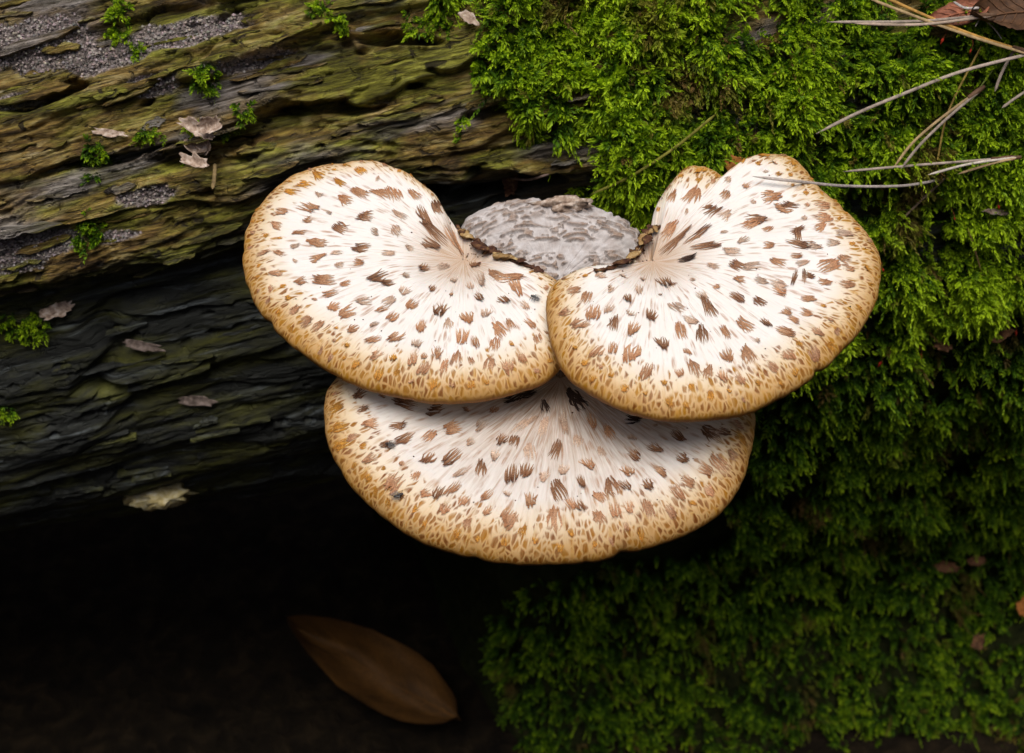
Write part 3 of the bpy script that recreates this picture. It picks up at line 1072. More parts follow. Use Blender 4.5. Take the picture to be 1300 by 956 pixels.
        for i in range(n):
            u = (i + 0.5) / n - 0.5
            l0 = -0.5 + abs(rg.normal(0, inner)) + rg.uniform(0.2, 1.2) * u * u
            l1 = 0.5 - abs(rg.normal(0, 0.10)) - blunt * u * u + arch * u * 0.5
            l1 = max(l1, l0 + 0.25)
            wi = W / n * rg.uniform(1.0, 1.7)
            wob = rg.normal(0, 0.06, 4)
            k = len(V)
            for q, (t, wf) in enumerate(((0.0, 0.12), (0.30, 0.70), (0.72, 1.0), (1.0, 0.40))):
                l = l0 + (l1 - l0) * t
                fan = 1 + spread * (0.5 - t) * 0.8
                cxm = (u * fan + skew * l * 0.5 + wob[q]) * W
                lift = (0.00030 + (0.0014 if tone in 'db' else 0.0007) * (t > 0.9) * tipl + 0.0003 * (t > 0.5)) + 0.00010 * (i % 3)
                for sg in (-1, 1):
                    pq = np.array([x, y]) + rad * (l * L * flip) + tan * (cxm + sg * 0.5 * wi * wf)
                    V.append((pq[0], pq[1], lift))
                    g = np.clip(t * 1.05 + rg.normal(0, 0.22), 0, 1)
                    if flip < 0:
                        g = 0.3 + 0.5 * g
                    C.append(pale + (dark - pale) * g ** 1.2)
            for q in range(3):
                a = k + q * 2
                Fq.append((a, a + 1, a + 3, a + 2))
        V = np.array(V)
        dd, tt = np.hypot(V[:, 0], V[:, 1]), np.arctan2(V[:, 1], V[:, 0])
        lim = cap.B(tt) * 0.992
        sc = np.where(dd > lim, lim / np.maximum(dd, 1e-9), 1.0)
        P3 = cap.point(V[:, 0] * sc, V[:, 1] * sc, V[:, 2])
        build('scale', P3, Fq, M_SCALE, co, smooth=True, col=np.array(C))

    for sc_ in scales:
        px, py, L, W, tone = sc_[:5]
        x, y = cap.from_px(px, py)
        if np.hypot(x, y) > cap.B(math.atan2(y, x)) * 0.97:
            continue
        placed.append((x, y, max(L, W) * PXM))
        scale(x, y, L * PXM * 1.12, W * PXM * 1.0, tone, rg.uniform(0.1, 1.0), sc_[5] if len(sc_) > 5 else 'rad')
    tries = 0
    cnt = 0
    while cnt < n_fill and tries < 9000:
        tries += 1
        a = rg.uniform(0, 2 * math.pi)
        B = float(cap.B(a))
        r = B * math.sqrt(rg.uniform(0.03, 0.985))
        dE = B - r
        if dE < 0.005 or r < 0.03 or B < 0.06:
            continue
        x, y = r * math.cos(a), r * math.sin(a)
        rimz = dE < 0.036
        need = 0.0075 if rimz else 0.0100
        if any((x - p[0]) ** 2 + (y - p[1]) ** 2 < (need + 0.32 * p[2]) ** 2 for p in placed):
            continue
        if rimz and rg.random() < 0.6:
            continue
        L = rg.uniform(8, 13) if rimz else rg.uniform(10, 19)
        W = L * rg.uniform(0.5, 0.85)
        tone = ('o' if rg.random() < 0.75 else 'm') if rimz else ('p' if rg.random() < 0.72 else 'm')
        placed.append((x, y, L * PXM))
        scale(x, y, L * PXM, W * PXM, tone, rg.uniform(0.0, 0.7), 'rad')
        cnt += 1
    return root, co


def zlist(s, x0, y0, k):
    """'x,y,code' triples in enlarged-view coordinates -> pixel positions with sizes"""
    out = []
    for t in s.split():
        a, b, c = t.split(',')
        size = {'L': (32, 19), 'M': (23, 14), 'S': (14, 10), 'X': (46, 14), 'T': (30, 8)}[c[0]]
        tone = c[1] if len(c) > 1 else 'm'
        out.append((x0 + float(a) * k, y0 + float(b) * k, size[0], size[1], tone) + (('tang',) if c[0] == 'T' else ()))
    return out


SC1 = zlist('400,185,L 455,160,X 265,215,L 265,260,M 160,230,M 150,280,M 235,305,M 385,288,Ld 300,345,L 460,362,Ld 300,400,M 450,415,M 240,485,M '
            '325,480,L 345,530,M 400,495,M 360,575,M 410,600,L 430,660,M 215,590,M 255,635,M 300,650,M 150,455,M 155,380,M 100,380,M 475,245,Ld '
            '540,160,L 580,165,L 655,165,L 740,215,Ld 690,245,Xd 730,305,Xd 715,350,Ld 690,435,Md 525,470,Ld 560,492,Md 720,510,Md 645,570,M 535,590,M 750,590,Ld '
            '575,615,M 680,650,L 590,690,L 505,700,M 850,620,L 830,690,L 965,660,L 1010,645,M 1080,640,M 740,745,M 690,760,S 810,765,M 765,800,M '
            '650,770,M 515,755,M 690,805,M 865,780,S 930,790,M 1000,800,M 1050,765,M 895,545,Md 985,555,Md 1030,505,Xm 880,420,Md 800,330,Xm 960,460,Xm 1000,470,Xm 900,470,Xp '
            '440,790,So 340,785,Sd 525,830,So 725,865,So 865,865,So 620,520,Mp 780,640,Mp 470,560,Mp 560,380,Mp 590,300,Mp 600,240,Mp 380,120,Mo 460,80,Mo 300,95,Mo 200,155,Mo 250,130,Mo '
            '800,480,Mp 860,500,Mp 760,430,Mp 560,560,Mp 920,600,Mp 1060,570,Mp 1110,700,M 950,720,M 880,710,M', 300, 190, 0.345)
SC2 = zlist('530,180,L 460,185,M 590,230,Ld 640,180,M 795,185,L 835,225,L 860,215,Md 740,265,Ld 880,300,Md 885,345,Ld 880,385,M 780,295,S 785,350,M 820,405,M 985,415,L '
            '1040,395,M 960,290,M 970,255,M 965,215,M 720,280,M 680,420,Md 510,395,Mb 435,475,Ld 460,480,Sd 610,490,S 680,525,Md 755,540,Md 585,560,Ld 310,525,Md 390,585,Md '
            '690,465,M 820,500,L 872,458,Td 905,455,Td 925,452,Sd 820,480,Lp 885,320,Td 975,475,M 920,530,M 910,575,M 845,575,M 870,600,M 840,640,L 775,610,Md 705,620,L 640,645,M 560,650,Ld 490,640,L '
            '425,680,Ld 260,615,Md 330,630,M 195,575,L 170,525,L 145,615,L 130,500,M 100,575,M 325,710,L 260,695,M 210,705,M 645,720,L 715,720,L 850,720,M 940,710,M '
            '950,640,M 375,775,L 485,780,M 535,765,L 580,780,M 630,790,M 690,800,M 800,760,M 1050,480,M 1060,430,S 570,352,Xd 540,318,Xd 470,340,Xd 450,300,Xm '
            '590,860,So 750,870,So 300,830,So 450,880,So 900,800,So 1000,690,So 1060,640,So 1090,560,So 770,45,Mo 560,95,Mo 870,70,Mo 640,250,Mp 700,330,Mp 660,370,Mp 560,520,Mp 480,560,Mp '
            '520,600,Mp 600,420,Mp 730,420,Mp 760,470,Mp 900,410,Mp 930,350,Mp 1000,340,Mp 1040,310,Mp 350,500,Mp 250,560,Mp', 680, 180, 0.3766)
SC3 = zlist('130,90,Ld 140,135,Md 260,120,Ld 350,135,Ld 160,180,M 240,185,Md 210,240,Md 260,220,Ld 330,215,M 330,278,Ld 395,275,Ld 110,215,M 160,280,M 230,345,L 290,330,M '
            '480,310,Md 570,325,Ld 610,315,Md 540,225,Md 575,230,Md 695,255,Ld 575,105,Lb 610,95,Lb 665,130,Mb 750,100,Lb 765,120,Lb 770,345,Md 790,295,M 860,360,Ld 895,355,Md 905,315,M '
            '925,270,Md 985,250,Md 920,165,Lb 1050,215,Ld 1065,280,Md 1140,205,Ld 1185,205,Md 1000,315,M 965,355,Ld 1050,375,M 1080,345,M 1130,310,M 1175,295,L '
            '1140,370,M 1215,345,Sd 355,375,Md 400,365,M 375,425,M 430,400,M 500,430,M 440,465,S 495,385,M 560,450,L 625,400,L 705,370,Ld 690,450,L 740,410,M 765,415,Md '
            '825,390,M 820,450,M 870,430,M 910,420,M 965,425,M 1030,430,M 600,490,So 410,495,So 945,500,So 1020,490,So 740,495,So 320,380,M 850,205,Lm 800,170,Xm 720,170,Xp 660,190,Xp 600,180,Xp '
            '760,230,Mp 830,260,Mp 620,260,Mp 520,270,Mp 450,230,Mp 400,190,Lm 480,180,Lp 420,320,Mp 660,330,Mp 720,310,Mp 1210,270,M 1235,220,Mo 1220,180,M 60,130,Mo 70,190,Mo 75,240,Mo', 400, 460, 0.4385)

OUT1 = [(560, 262), (575, 282), (583, 290), (620, 312), (673, 338), (697, 350), (718, 372), (728, 410), (722, 445), (711, 466), (680, 490), (610, 507), (548, 510), (493, 500), (445, 485), (403, 462), (362, 431), (331, 397), (314, 362), (308, 328), (312, 297), (328, 268), (352, 241), (383, 222), (417, 213), (466, 209), (504, 219), (538, 238), (555, 251)]
OUT2 = [(826, 287), (830, 268), (842, 246), (861, 223), (887, 212), (908, 222), (922, 229), (935, 222), (953, 206), (978, 200), (1008, 207), (1028, 227), (1049, 250), (1087, 284), (1109, 313), (1118, 342), (1113, 380), (1098, 413), (1068, 447), (1030, 481), (989, 506), (944, 525), (891, 533), (838, 531), (793, 521), (752, 500), (721, 478), (703, 447), (694, 406), (697, 370), (718, 352), (752, 345), (789, 335), (804, 325), (817, 302)]
OUT3 = [(711, 468), (620, 468), (520, 462), (450, 472), (420, 492), (412, 521), (415, 561), (431, 596), (461, 635), (505, 670), (553, 695), (610, 710), (672, 716), (742, 713), (803, 700), (865, 681), (917, 649), (944, 609), (955, 570), (958, 530), (945, 498), (900, 478), (810, 468)]

BASE = hit(705, 395)[0]
cap1 = Cap((588, 325), 1.100, OUT1, 9, -2, seam_px=(590, 298))
cap2 = Cap((829, 325), 1.070, OUT2, 9, 2, seam_px=(815, 312))
cap3 = Cap((711, 488), 1.082, OUT3, 10, 0, seam_px=(711, 468), Ht=0.021, w=0.040, funnel=0.004)
M_CAP1 = mat_cap('scaly_cap', 0.95, seed=1.0)
M_CAP2 = mat_cap('scaly_cap_broad', 1.0, seed=8.0)
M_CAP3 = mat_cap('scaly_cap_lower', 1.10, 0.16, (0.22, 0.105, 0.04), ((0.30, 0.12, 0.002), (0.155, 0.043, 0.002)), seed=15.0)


def stem_for(cap, dx):
    a = cap.O - cap.n * 0.040 - cap.e2 * 0.015
    return [a, a - cap.n * 0.03 + np.array([0, 0.05, 0]), (a + BASE) / 2 + np.array([dx, 0.03, -0.03]), BASE - FX * 0.02 + np.array([dx, 0, 0])]


B1, C1 = make_bracket('bracket_mushroom', 'round cream bracket mushroom with brown scales, the left of the upper pair', cap1, M_CAP1, stem_for(cap1, -0.03), SC1,
                      lip=[(579, 287), (592, 300), (612, 312), (640, 327), (668, 338), (690, 347)], n_fill=100, seed=3)
B2, C2 = make_bracket('bracket_mushroom', 'broad cream bracket mushroom with notched back edge against the moss, right of the upper pair', cap2, M_CAP2, stem_for(cap2, 0.03), SC2,
                      lip=[(838, 290), (827, 290), (818, 303), (810, 320), (797, 332), (775, 341), (755, 346)], n_fill=100, seed=5)
B3, C3 = make_bracket('bracket_mushroom', 'widest scaly bracket mushroom underneath, shaded by the two upper caps', cap3, M_CAP3, stem_for(cap3, 0.0), SC3, n_fill=100, seed=9)

# ------------------------------------------------------------------ the old whitish bracket behind
root = thing('old_bracket', BASE + UP * 0.06)
tag(root, 'old whitish warty bracket wedged behind the two upper mushrooms', 'mushroom')
OUT4 = [(585, 287), (602, 272), (622, 263), (645, 257), (675, 253), (705, 252), (735, 256), (760, 264), (785, 275), (805, 289), (814, 305), (810, 340), (780, 380), (710, 400), (630, 385), (590, 335)]
cap4 = Cap((704, 372), 1.135, OUT4, 30, 0, Ht=0.026, w=0.085, seam_px=(700, 395), funnel=-0.004)
nt, nr = 420, 150
th = cap4.th0 + np.linspace(0, 2 * math.pi, nt)
rho = np.linspace(0.003, 1, nr)
T, Rr = np.meshgrid(th, rho, indexing='ij')
Bt = np.interp(np.linspace(0, 2 * math.pi, nt), cap4.tab_t, cap4.tab_r)[:, None]
X, Y = Rr * Bt * np.cos(T), Rr * Bt * np.sin(T)
yy = Y + 3.0 * (X - 0.006) ** 2                            # warts lie in arched rows
wv = noise(X * 120 + 0.8 * noise(X * 60, yy * 60, 2.0), yy * 400 + 1.5 * noise(X * 45, yy * 45, 7.0), 3.0)
isl = sstep(0.07, 0.15, wv) * sstep(-0.40, 0.0, noise(X * 40, Y * 60, 6.0))
soft = noise(X * 60, yy * 120, 8.0)
G = cap4.point(X, Y, 0.0034 * isl + 0.0014 * soft * (1 - isl) + 0.0016 * noise(X * 35, yy * 150, 19.0))
ru = np.linspace(0.99, 0.05, 10)
T2, R2 = np.meshgrid(th, ru, indexing='ij')
X2, Y2 = R2 * Bt * np.cos(T2), R2 * Bt * np.sin(T2)
bot = cap4.O + X2[..., None] * cap4.e1 + Y2[..., None] * cap4.e2 + (-0.004 - 0.05 * (1 - R2))[..., None] * cap4.n
GG = np.concatenate([G, bot], 1)
me = mesh_from('cap', GG.reshape(-1, 3) - np.array(root.location), grid_faces(nt, nr + 10))
attr(me, 'wart', np.concatenate([isl, np.zeros((nt, 10))], 1).ravel())
m = N('old_bracket_skin')
nz = m.noise(m.geo(), 140, 5, 0.6)
nf = m.noise(m.geo(), 900, 3, 0.6)
c = m.ramp(nz, [(0.3, (0.34, 0.295, 0.275)), (0.6, (0.47, 0.44, 0.43)), (0.8, (0.53, 0.505, 0.50))])
c = m.mix(m.math('MULTIPLY', m.at('wart'), m.ramp(nz, [(0.35, 0.95), (0.7, 0.35)])), c, m.ramp(nf, [(0.3, (0.16, 0.095, 0.065)), (0.7, (0.36, 0.26, 0.19))]))
m.bump(nf, 0.4, 0.001)
put('cap', me, m.done(c, 0.75, 0.2), root)
V, F = tube(catmull([cap4.O - cap4.n * 0.03, (cap4.O + BASE) / 2, BASE - FX * 0.03], 12), np.linspace(0.045, 0.055, 12), 14, rough=0.2, seed=4)
build('stem', V, F, M_STEM, root)

# ================================================================== SMALL THINGS
def flake(px, py, rx, ry, rot, lift, thick, bend, seed, mat, label, cat, name, group=None, face=0.55, col=None, ragged=0.42):
    """ragged curled chip lying on whatever the pixel shows"""
    p, nr, dep = hit(px, py)
    n = unit(nr * (1 - face) + FX * face)
    p = p + n * lift
    a = unit(RIGHT * math.cos(rot) - UP * math.sin(rot))
    a = unit(a - n * (a @ n))
    b = np.cross(n, a)
    k = dep * TANH / 650
    nt_, nr_ = 26, 5
    V = []
    for side in (1, -1):
        for j in range(nr_):
            q = (j + 0.4) / (nr_ - 0.6)
            for i in range(nt_):
                an = 2 * math.pi * i / nt_
                rr = q * (1 + ragged * float(noise(math.cos(an) * 2.2 + seed, math.sin(an) * 2.2, seed * 0.7)) + ragged * 0.6 * float(noise(math.cos(an) * 6 + seed, math.sin(an) * 6, 3.0)))
                x, y = rr * math.cos(an), rr * math.sin(an)
                z = bend * (x * x * 0.8 + y * y - 0.35) + 0.12 * float(noise(x * 2 + seed, y * 2, 1.0)) + side * thick * 0.5 * (1.15 - q)
                V.append(p + a * x * rx * k + b * y * ry * k + n * z * min(rx, ry) * k)
    V = np.array(V)
    F = []
    for sd in (0, 1):
        o0 = sd * nr_ * nt_
        for j in range(nr_ - 1):
            for i in range(nt_):
                q = (o0 + j * nt_ + i, o0 + j * nt_ + (i + 1) % nt_, o0 + (j + 1) * nt_ + (i + 1) % nt_, o0 + (j + 1) * nt_ + i)
                F.append(q if sd == 0 else q[::-1])
        F.append(tuple(o0 + i for i in range(nt_)) if sd else tuple(o0 + i for i in range(nt_))[::-1])
    e0, e1 = (nr_ - 1) * nt_, (2 * nr_ - 1) * nt_
    for i in range(nt_):
        F.append((e0 + i, e0 + (i + 1) % nt_, e1 + (i + 1) % nt_, e1 + i))
    o = build(name, V, F, mat, None, p, col=None if col is None else np.tile(np.array(col), (len(V), 1)) * RNG.uniform(0.75, 1.25, (len(V), 1)))
    return tag(o, label, cat, group)


CH = 'loose chips and flakes on the wood'
flake(256, 169, 25, 10, 0.45, 0.016, 0.3, 1.0, 3, M_CHIP, 'long pale curled bark flake, topmost of the flake cluster on the log', 'bark flake', 'bark_flake', CH)
flake(272, 161, 16, 11, -0.3, 0.020, 0.3, 1.3, 8, M_CHIP, 'cupped tan bark flake at the right end of the topmost curled flake', 'bark flake', 'bark_flake', CH)
flake(254, 204, 15, 15, 0.2, 0.024, 0.4, 1.0, 5, M_CHIP, 'round brownish bark flake, left of the pale upright flake in the cluster', 'bark flake', 'bark_flake', CH)
flake(276, 196, 10, 18, -0.5, 0.028, 0.4, 1.0, 11, M_CHIP, 'pale upright bark flake on the right of the flake cluster', 'bark flake', 'bark_flake', CH)
flake(254, 222, 18, 8, 0.35, 0.026, 0.4, 1.0, 14, M_CHIP, 'narrow pale bark flake at the bottom of the flake cluster', 'bark flake', 'bark_flake', CH)
flake(76, 396, 22, 10, -0.35, 0.006, 0.35, 0.5, 17, M_CHIP, 'pale flake on dark wood beside the beady moss clump', 'bark flake', 'bark_flake', CH)
flake(182, 437, 24, 6, 0.25, 0.004, 0.4, 0.4, 19, M_CHIPD, 'pinkish grey flake lying on the dark wood', 'bark flake', 'bark_flake', CH)
flake(250, 508, 24, 7, 0.1, 0.004, 0.4, 0.4, 23, M_CHIPD, 'dim grey flake low on the dark wood left of the lower mushroom', 'bark flake', 'bark_flake', CH)
flake(140, 170, 22, 5, 0.15, 0.003, 0.4, 0.3, 31, M_CHIP, 'whitish sliver on the pale grey wood band', 'bark flake', 'bark_flake', CH)
flake(595, 28, 14, 7, 0.6, 0.010, 0.4, 0.3, 37, M_CHIP, 'pale wood chip standing at the left fringe of the moss carpet', 'wood chip', 'wood_chip', CH)
flake(676, 88, 13, 5, 0.15, 0.020, 0.4, 0.3, 41, M_CHIP, 'brownish chip half buried in moss above the bare wood', 'wood chip', 'wood_chip', CH)
flake(650, 240, 10, 20, 0.1, 0.010, 0.4, 0.5, 43, M_CRUST, 'reddish brown frayed bark strip above the old whitish bracket', 'bark strip', 'bark_strip', CH)

M_SCRAP = mat_noise('leaf_scrap', [(0.03, 0.015, 0.008), (0.12, 0.055, 0.025), (0.24, 0.12, 0.06)], 160, 0.8)
for px, py, rx, ry, rot, lb in [(1184, 419, 12, 6, 0.2, 'small pinkish brown leaf scrap in the moss above the brightest capsule'), (1262, 411, 14, 6, -0.5, 'reddish leaf scrap beside the capsule at the right edge'),
                                (1146, 643, 20, 6, 0.2, 'long dim brown scrap in the dark moss right of the lower mushroom'), (1228, 702, 11, 7, 0.0, 'dim brown scrap, right one of a pair in the dark moss'),
                                (1190, 706, 16, 8, 0.15, 'dim brown scrap, left one of a pair in the dark moss'), (1236, 808, 8, 10, 0.3, 'greyish brown scrap low in the dark moss near the bottom')]:
    flake(px, py, rx, ry, rot, 0.034, 0.3, 0.5, px * 0.37, M_SCRAP, lb, 'leaf scrap', 'leaf_scrap', 'scraps of leaf caught in the moss')
M_PALEF = mat_noise('pale_fungus', [(0.26, 0.18, 0.06), (0.60, 0.50, 0.24), (0.76, 0.73, 0.60)], 120, 0.7)
M_ORANGE = mat_noise('orange_bark', [(0.16, 0.05, 0.012), (0.38, 0.14, 0.03), (0.5, 0.2, 0.05)], 200, 0.7)


def on_old(px, py, lift):
    x, y = cap4.from_px(px, py)
    return cap4.point(np.array(x), np.array(y), lift)


# lichen-grey bark chip at the back of the old bracket
def lump(p, n, ax, rx, ry, rz, seed, mat, name, label, cat, rough=0.4):
    n = unit(n); a = unit(ax - n * (ax @ n)); b = np.cross(n, a)
    V = []
    nu_, nv_ = 22, 12
    for i in range(nu_):
        for j in range(nv_):
            u, v = 2 * math.pi * i / nu_, math.pi * (j + 0.5) / nv_
            q = np.array([math.cos(u) * math.sin(v), math.sin(u) * math.sin(v), math.cos(v)])
            s_ = 1 + rough * float(fbm(q[0] * 1.7 + seed, q[1] * 1.7, q[2] * 1.7, 3))
            V.append(p + s_ * (a * q[0] * rx + b * q[1] * ry + n * q[2] * rz))
    F = [tuple(f) for f in grid_faces(nu_, nv_, True, False)]
    F.append(tuple(i * nv_ for i in range(nu_))[::-1])
    F.append(tuple(i * nv_ + nv_ - 1 for i in range(nu_)))
    return tag(build(name, V, F, mat, None, p), label, cat)


lump(on_old(717, 261, 0.003), FX * 0.6 + cap4.n * 0.4, RIGHT, 0.020, 0.0065, 0.006, 5.0, M_CHIP, 'bark_chip', 'mottled grey bark chip on the back edge of the old whitish bracket', 'bark chip', 0.7)
_p, _n, _ = hit(212, 628)
lump(_p + FX * 0.012 + np.array([0, -0.004, 0.004]), unit(_n + FX), RIGHT + 0.1 * UP, 0.031, 0.0125, 0.013, 3.0, M_PALEF, 'crust_fungus', 'lumpy whitish yellow fungus crust on the lower edge of the log', 'fungus', 0.75)
flake(926, 208, 19, 11, 0.55, 0.035, 0.5, 0.3, 53, M_ORANGE, 'orange brown bark piece in the notch behind the broad mushroom', 'bark piece', 'bark_piece')
flake(1291, 768, 12, 12, 0.3, 0.035, 0.2, 0.4, 59, M_ORANGE, 'orange leaf scrap in the dark moss at the right edge', 'leaf scrap', 'leaf_scrap')
flake(1248, 262, 17, 4, 0.12, 0.035, 0.5, 0.3, 61, M_CHIP, 'small pale seed husk on moss right of the broad mushroom', 'seed husk', 'seed_husk')


# ------------------------------------------------------------------ leaves
def leaf(name, label, tip, stalk, width, lift, col, seed, curl=0.25, depth=None):
    """leaf blade between two pixels; pieces: blade, midrib"""
    def P(q):
        if depth is not None:
            return at(*q, depth) if not callable(depth) else depth(*q)
        p, nr, d = hit(*q)
        return at(*q, d - lift)
    a, b = P(stalk), P(tip)
    ax = b - a
    L = np.linalg.norm(ax)
    ax = ax / L
    n = unit(FX * 0.6 + np.array([0, 0, 0.6]) - 0)
    n = unit(n - ax * (n @ ax))
    sd = np.cross(ax, n)
    root_ = thing(name, a)
    nu_, nv_ = 26, 13
    us = np.linspace(0, 1, nu_)
    V, C = [], []
    for i, u in enumerate(us):
        wd = width * (math.sin(math.pi * u ** 0.8) ** 0.8 + 0.02) * (1 + 0.10 * float(noise(i * 0.9 + seed, seed)))
        for j in range(nv_):
            s_ = j / (nv_ - 1) * 2 - 1
            z = curl * L * (0.35 * s_ * s_ * (0.5 + 0.5 * u) + 0.22 * u * u) + 0.05 * L * float(noise(u * 3 + seed, s_ * 2, seed)) - 0.01 * L * abs(math.sin(u * 22 - abs(s_) * 5)) * abs(s_)
            V.append(a + ax * L * u + sd * wd * s_ + n * z)
            C.append(np.array(col) * (0.8 + 0.5 * float(noise(u * 9 + seed, s_ * 7, 2.0))))
    V = np.array(V)
    F = [tuple(f) for f in grid_faces(nu_, nv_)]
    k = len(V)
    V2 = V - n * 0.0006
    F += [tuple(i + k for i in f[::-1]) for f in F]
    build('blade', np.vstack([V, V2]), F, M_TINT, root_, col=np.vstack([C, C]))
    mid = np.array([V[i * nv_ + nv_ // 2] for i in range(nu_)]) + n * 0.0006
    tv, tf = tube(mid, np.linspace(0.0013, 0.0004, nu_), 6)
    build('midrib', tv, tf, M_TINT, root_, col=np.tile(np.array(col) * 1.3, (len(tv), 1)))
    for sgn in (-1, 1):
        for q in range(1, 8):
            i0 = int(q * nu_ / 9)
            path = [V[min(i0 + st, nu_ - 1) * nv_ + nv_ // 2 + sgn * st] + n * 0.0004 for st in range(6)]
            tv, tf = tube(path, np.linspace(0.0006, 0.0002, 6), 5)
            build('vein', tv, tf, M_TINT, root_, col=np.tile(np.array(col) * 1.25, (len(tv), 1)))
    return tag(root_, label, 'leaf')


def on_ground(px, py):
    r = ray(px, py)
    return CAM + r * ((GZ + 0.05 - CAM[2]) / r[2])


leaf('fallen_leaf', 'brown fallen beech leaf on the dark ground at the bottom', (386, 808), (585, 915), 0.050, 0, (0.105, 0.046, 0.009), 4.0, 0.55, depth=on_ground)
leaf('fallen_leaf', 'reddish brown leaf tucked under the pine needles at the upper right', (1172, 34), (1256, 6), 0.012, 0.036, (0.24, 0.085, 0.045), 9.0, 0.2)
leaf('fallen_leaf', 'dark brown crumpled leaf in the top right corner', (1228, 28), (1340, 10), 0.022, 0.038, (0.085, 0.040, 0.018), 13.0, 0.4)
leaf('fallen_leaf', 'dull olive leaf scrap just below the crossing pine needles', (1180, 45), (1212, 38), 0.007, 0.030, (0.12, 0.085, 0.02), 17.0, 0.3)


# ------------------------------------------------------------------ needles, stems and twigs
def strand(paths, name, label, cat, width, cols, lift=0.036, group=None, part='needle', depth_fn=None, base_px=None):
    """one or more needles that share a base; every path is a pixel polyline, laid on the moss as a stiff curve"""
    root_ = None
    made_ = []
    for q, path in enumerate(paths):
        c = catmull(np.array(path, float), 26)
        ds = np.array([hit(*p)[2] for p in c[[0, 6, 12, 18, 25]]])
        k = np.polyfit([0, 6, 12, 18, 25], ds, 1)
        dep = np.polyval(k, np.arange(26)) - lift + min(0.0, float((ds - np.polyval(k, [0, 6, 12, 18, 25])).min())) - 0.0015 * q
        if depth_fn is not None:
            dep = depth_fn(c, dep)
        P = np.array([at(*c[i], dep[i]) for i in range(26)])
        t = np.linspace(0, 1, 26)
        rad = width * PXM * 0.36 * np.clip(np.minimum(t / 0.10 + 0.12, (1 - t) / 0.06 + 0.35), 0, 1)
        v, f = tube(P, rad, 8, flat=0.55, flat_axis=FX)
        cc = np.array(cols[q % len(cols)])
        shade = 1 + 0.35 * noise(t * 9, q * 3.0 + width)
        made_.append((v, f, np.repeat(cc[None] * shade[:, None], 8, 0), P))
    if len(made_) == 1:
        v, f, c, P = made_[0]
        o = build(name, v, f, M_TINT, None, P[-1], col=c)
        return tag(o, label, cat, group)
    root_ = thing(name, made_[0][3][-1])
    for v, f, c, P in made_:
        build(part, v, f, M_TINT, root_, col=c)
    # papery sheath at the shared base
    P = made_[0][3]
    v, f = tube(np.array([P[-4], P[-2], P[-1] + (P[-1] - P[-2]) * 0.6]), [width * PXM * 0.6, width * PXM * 0.75, width * PXM * 0.5], 7)
    build('sheath', v, f, M_TINT, root_, col=np.tile(np.array([0.10, 0.055, 0.03]), (len(v), 1)))
    return tag(root_, label, cat, group)


GREY, TAN, ORN, OLV, BRN = (0.29, 0.235, 0.19), (0.34, 0.24, 0.12), (0.42, 0.23, 0.055), (0.26, 0.27, 0.06), (0.13, 0.075, 0.04)
NG = 'dry pine needles on the moss'
strand([[(1050, 28), (1160, 27), (1260, 19)], [(1085, 30), (1170, 31), (1260, 20)]], 'pine_needles', 'pair of grey pine needles lying nearly level near the top right', 'pine needle', 5.5, [GREY, (0.33, 0.25, 0.19)], 0.046, NG)
strand([[(1105, -12), (1180, 22), (1240, 46), (1310, 68)], [(1098, -4), (1165, 22), (1235, 47), (1310, 70)]], 'pine_needles', 'orange brown pair of pine needles running down from the top edge', 'pine needle', 6, [ORN, TAN], 0.046, NG)
strand([[(1036, 170), (1090, 143), (1150, 118), (1220, 91), (1312, 67)]], 'pine_needle', 'longest single grey pine needle slanting across the upper right moss', 'pine needle', 6.5, [GREY], 0.048, NG)
strand([[(1135, 212), (1160, 180), (1200, 146), (1247, 112)], [(1144, 214), (1168, 184), (1205, 148), (1247, 113)]], 'pine_needles', 'curved brownish pair of pine needles below the long grey needle', 'pine needle', 5.5, [TAN, GREY], 0.044, NG)
strand([[(1070, 218), (1160, 210), (1290, 200)], [(1178, 222), (1232, 208), (1290, 200)], [(1216, 221), (1258, 208), (1290, 201)]], 'pine_needles', 'spread fan of three pale pine needles right of the broad mushroom', 'pine needle', 5, [GREY, (0.45, 0.40, 0.34), TAN], 0.044, NG)
cap2_dep = project(cap2.point(np.array(cap2.from_px(975, 226)[0]), np.array(cap2.from_px(975, 226)[1]), 0.012))[2]


def over_cap(c, dep):
    e = hit(1200, 228)[2] - 0.035
    return np.interp(c[:, 0], [955, 1010, 1200], [cap2_dep, cap2_dep, max(e, cap2_dep)])


strand([[(955, 224), (1010, 230), (1070, 236), (1145, 236), (1200, 227)]], 'pine_needle', 'grey pine needle resting on the back edge of the broad mushroom', 'pine needle', 5.5, [(0.36, 0.31, 0.28)], 0.03, NG, depth_fn=over_cap)
strand([[(1144, 280), (1170, 254), (1200, 226)]], 'dry_stalk', 'short brownish stalk beside the right edge of the broad mushroom', 'stalk', 5, [(0.24, 0.17, 0.11)], 0.034)
strand([[(1188, 216), (1204, 142), (1246, 58)]], 'dry_stalk', 'thin ochre stalk standing across the long grey needle', 'stalk', 4, [(0.30, 0.21, 0.05)], 0.033)
strand([[(1263, 116), (1272, 92), (1288, 62)]], 'pine_needle', 'short upright grey needle stub near the right edge', 'pine needle', 6, [GREY], 0.042, NG)
strand([[(1272, 137), (1290, 124), (1320, 104)]], 'pine_needle', 'grey needle tip poking in from the right edge', 'pine needle', 5.5, [GREY], 0.044, NG)
strand([[(1232, 130), (1252, 100), (1275, 70)]], 'grass_plant', 'thin green blade crossing the long grey needle', 'grass', 3.5, [(0.13, 0.17, 0.03)], 0.030)
strand([[(750, 247), (800, 224), (856, 188), (909, 145)]], 'grass_plant', 'yellow green grass stem rising from behind the old whitish bracket', 'grass', 5.5, [(0.20, 0.19, 0.03)], 0.040)
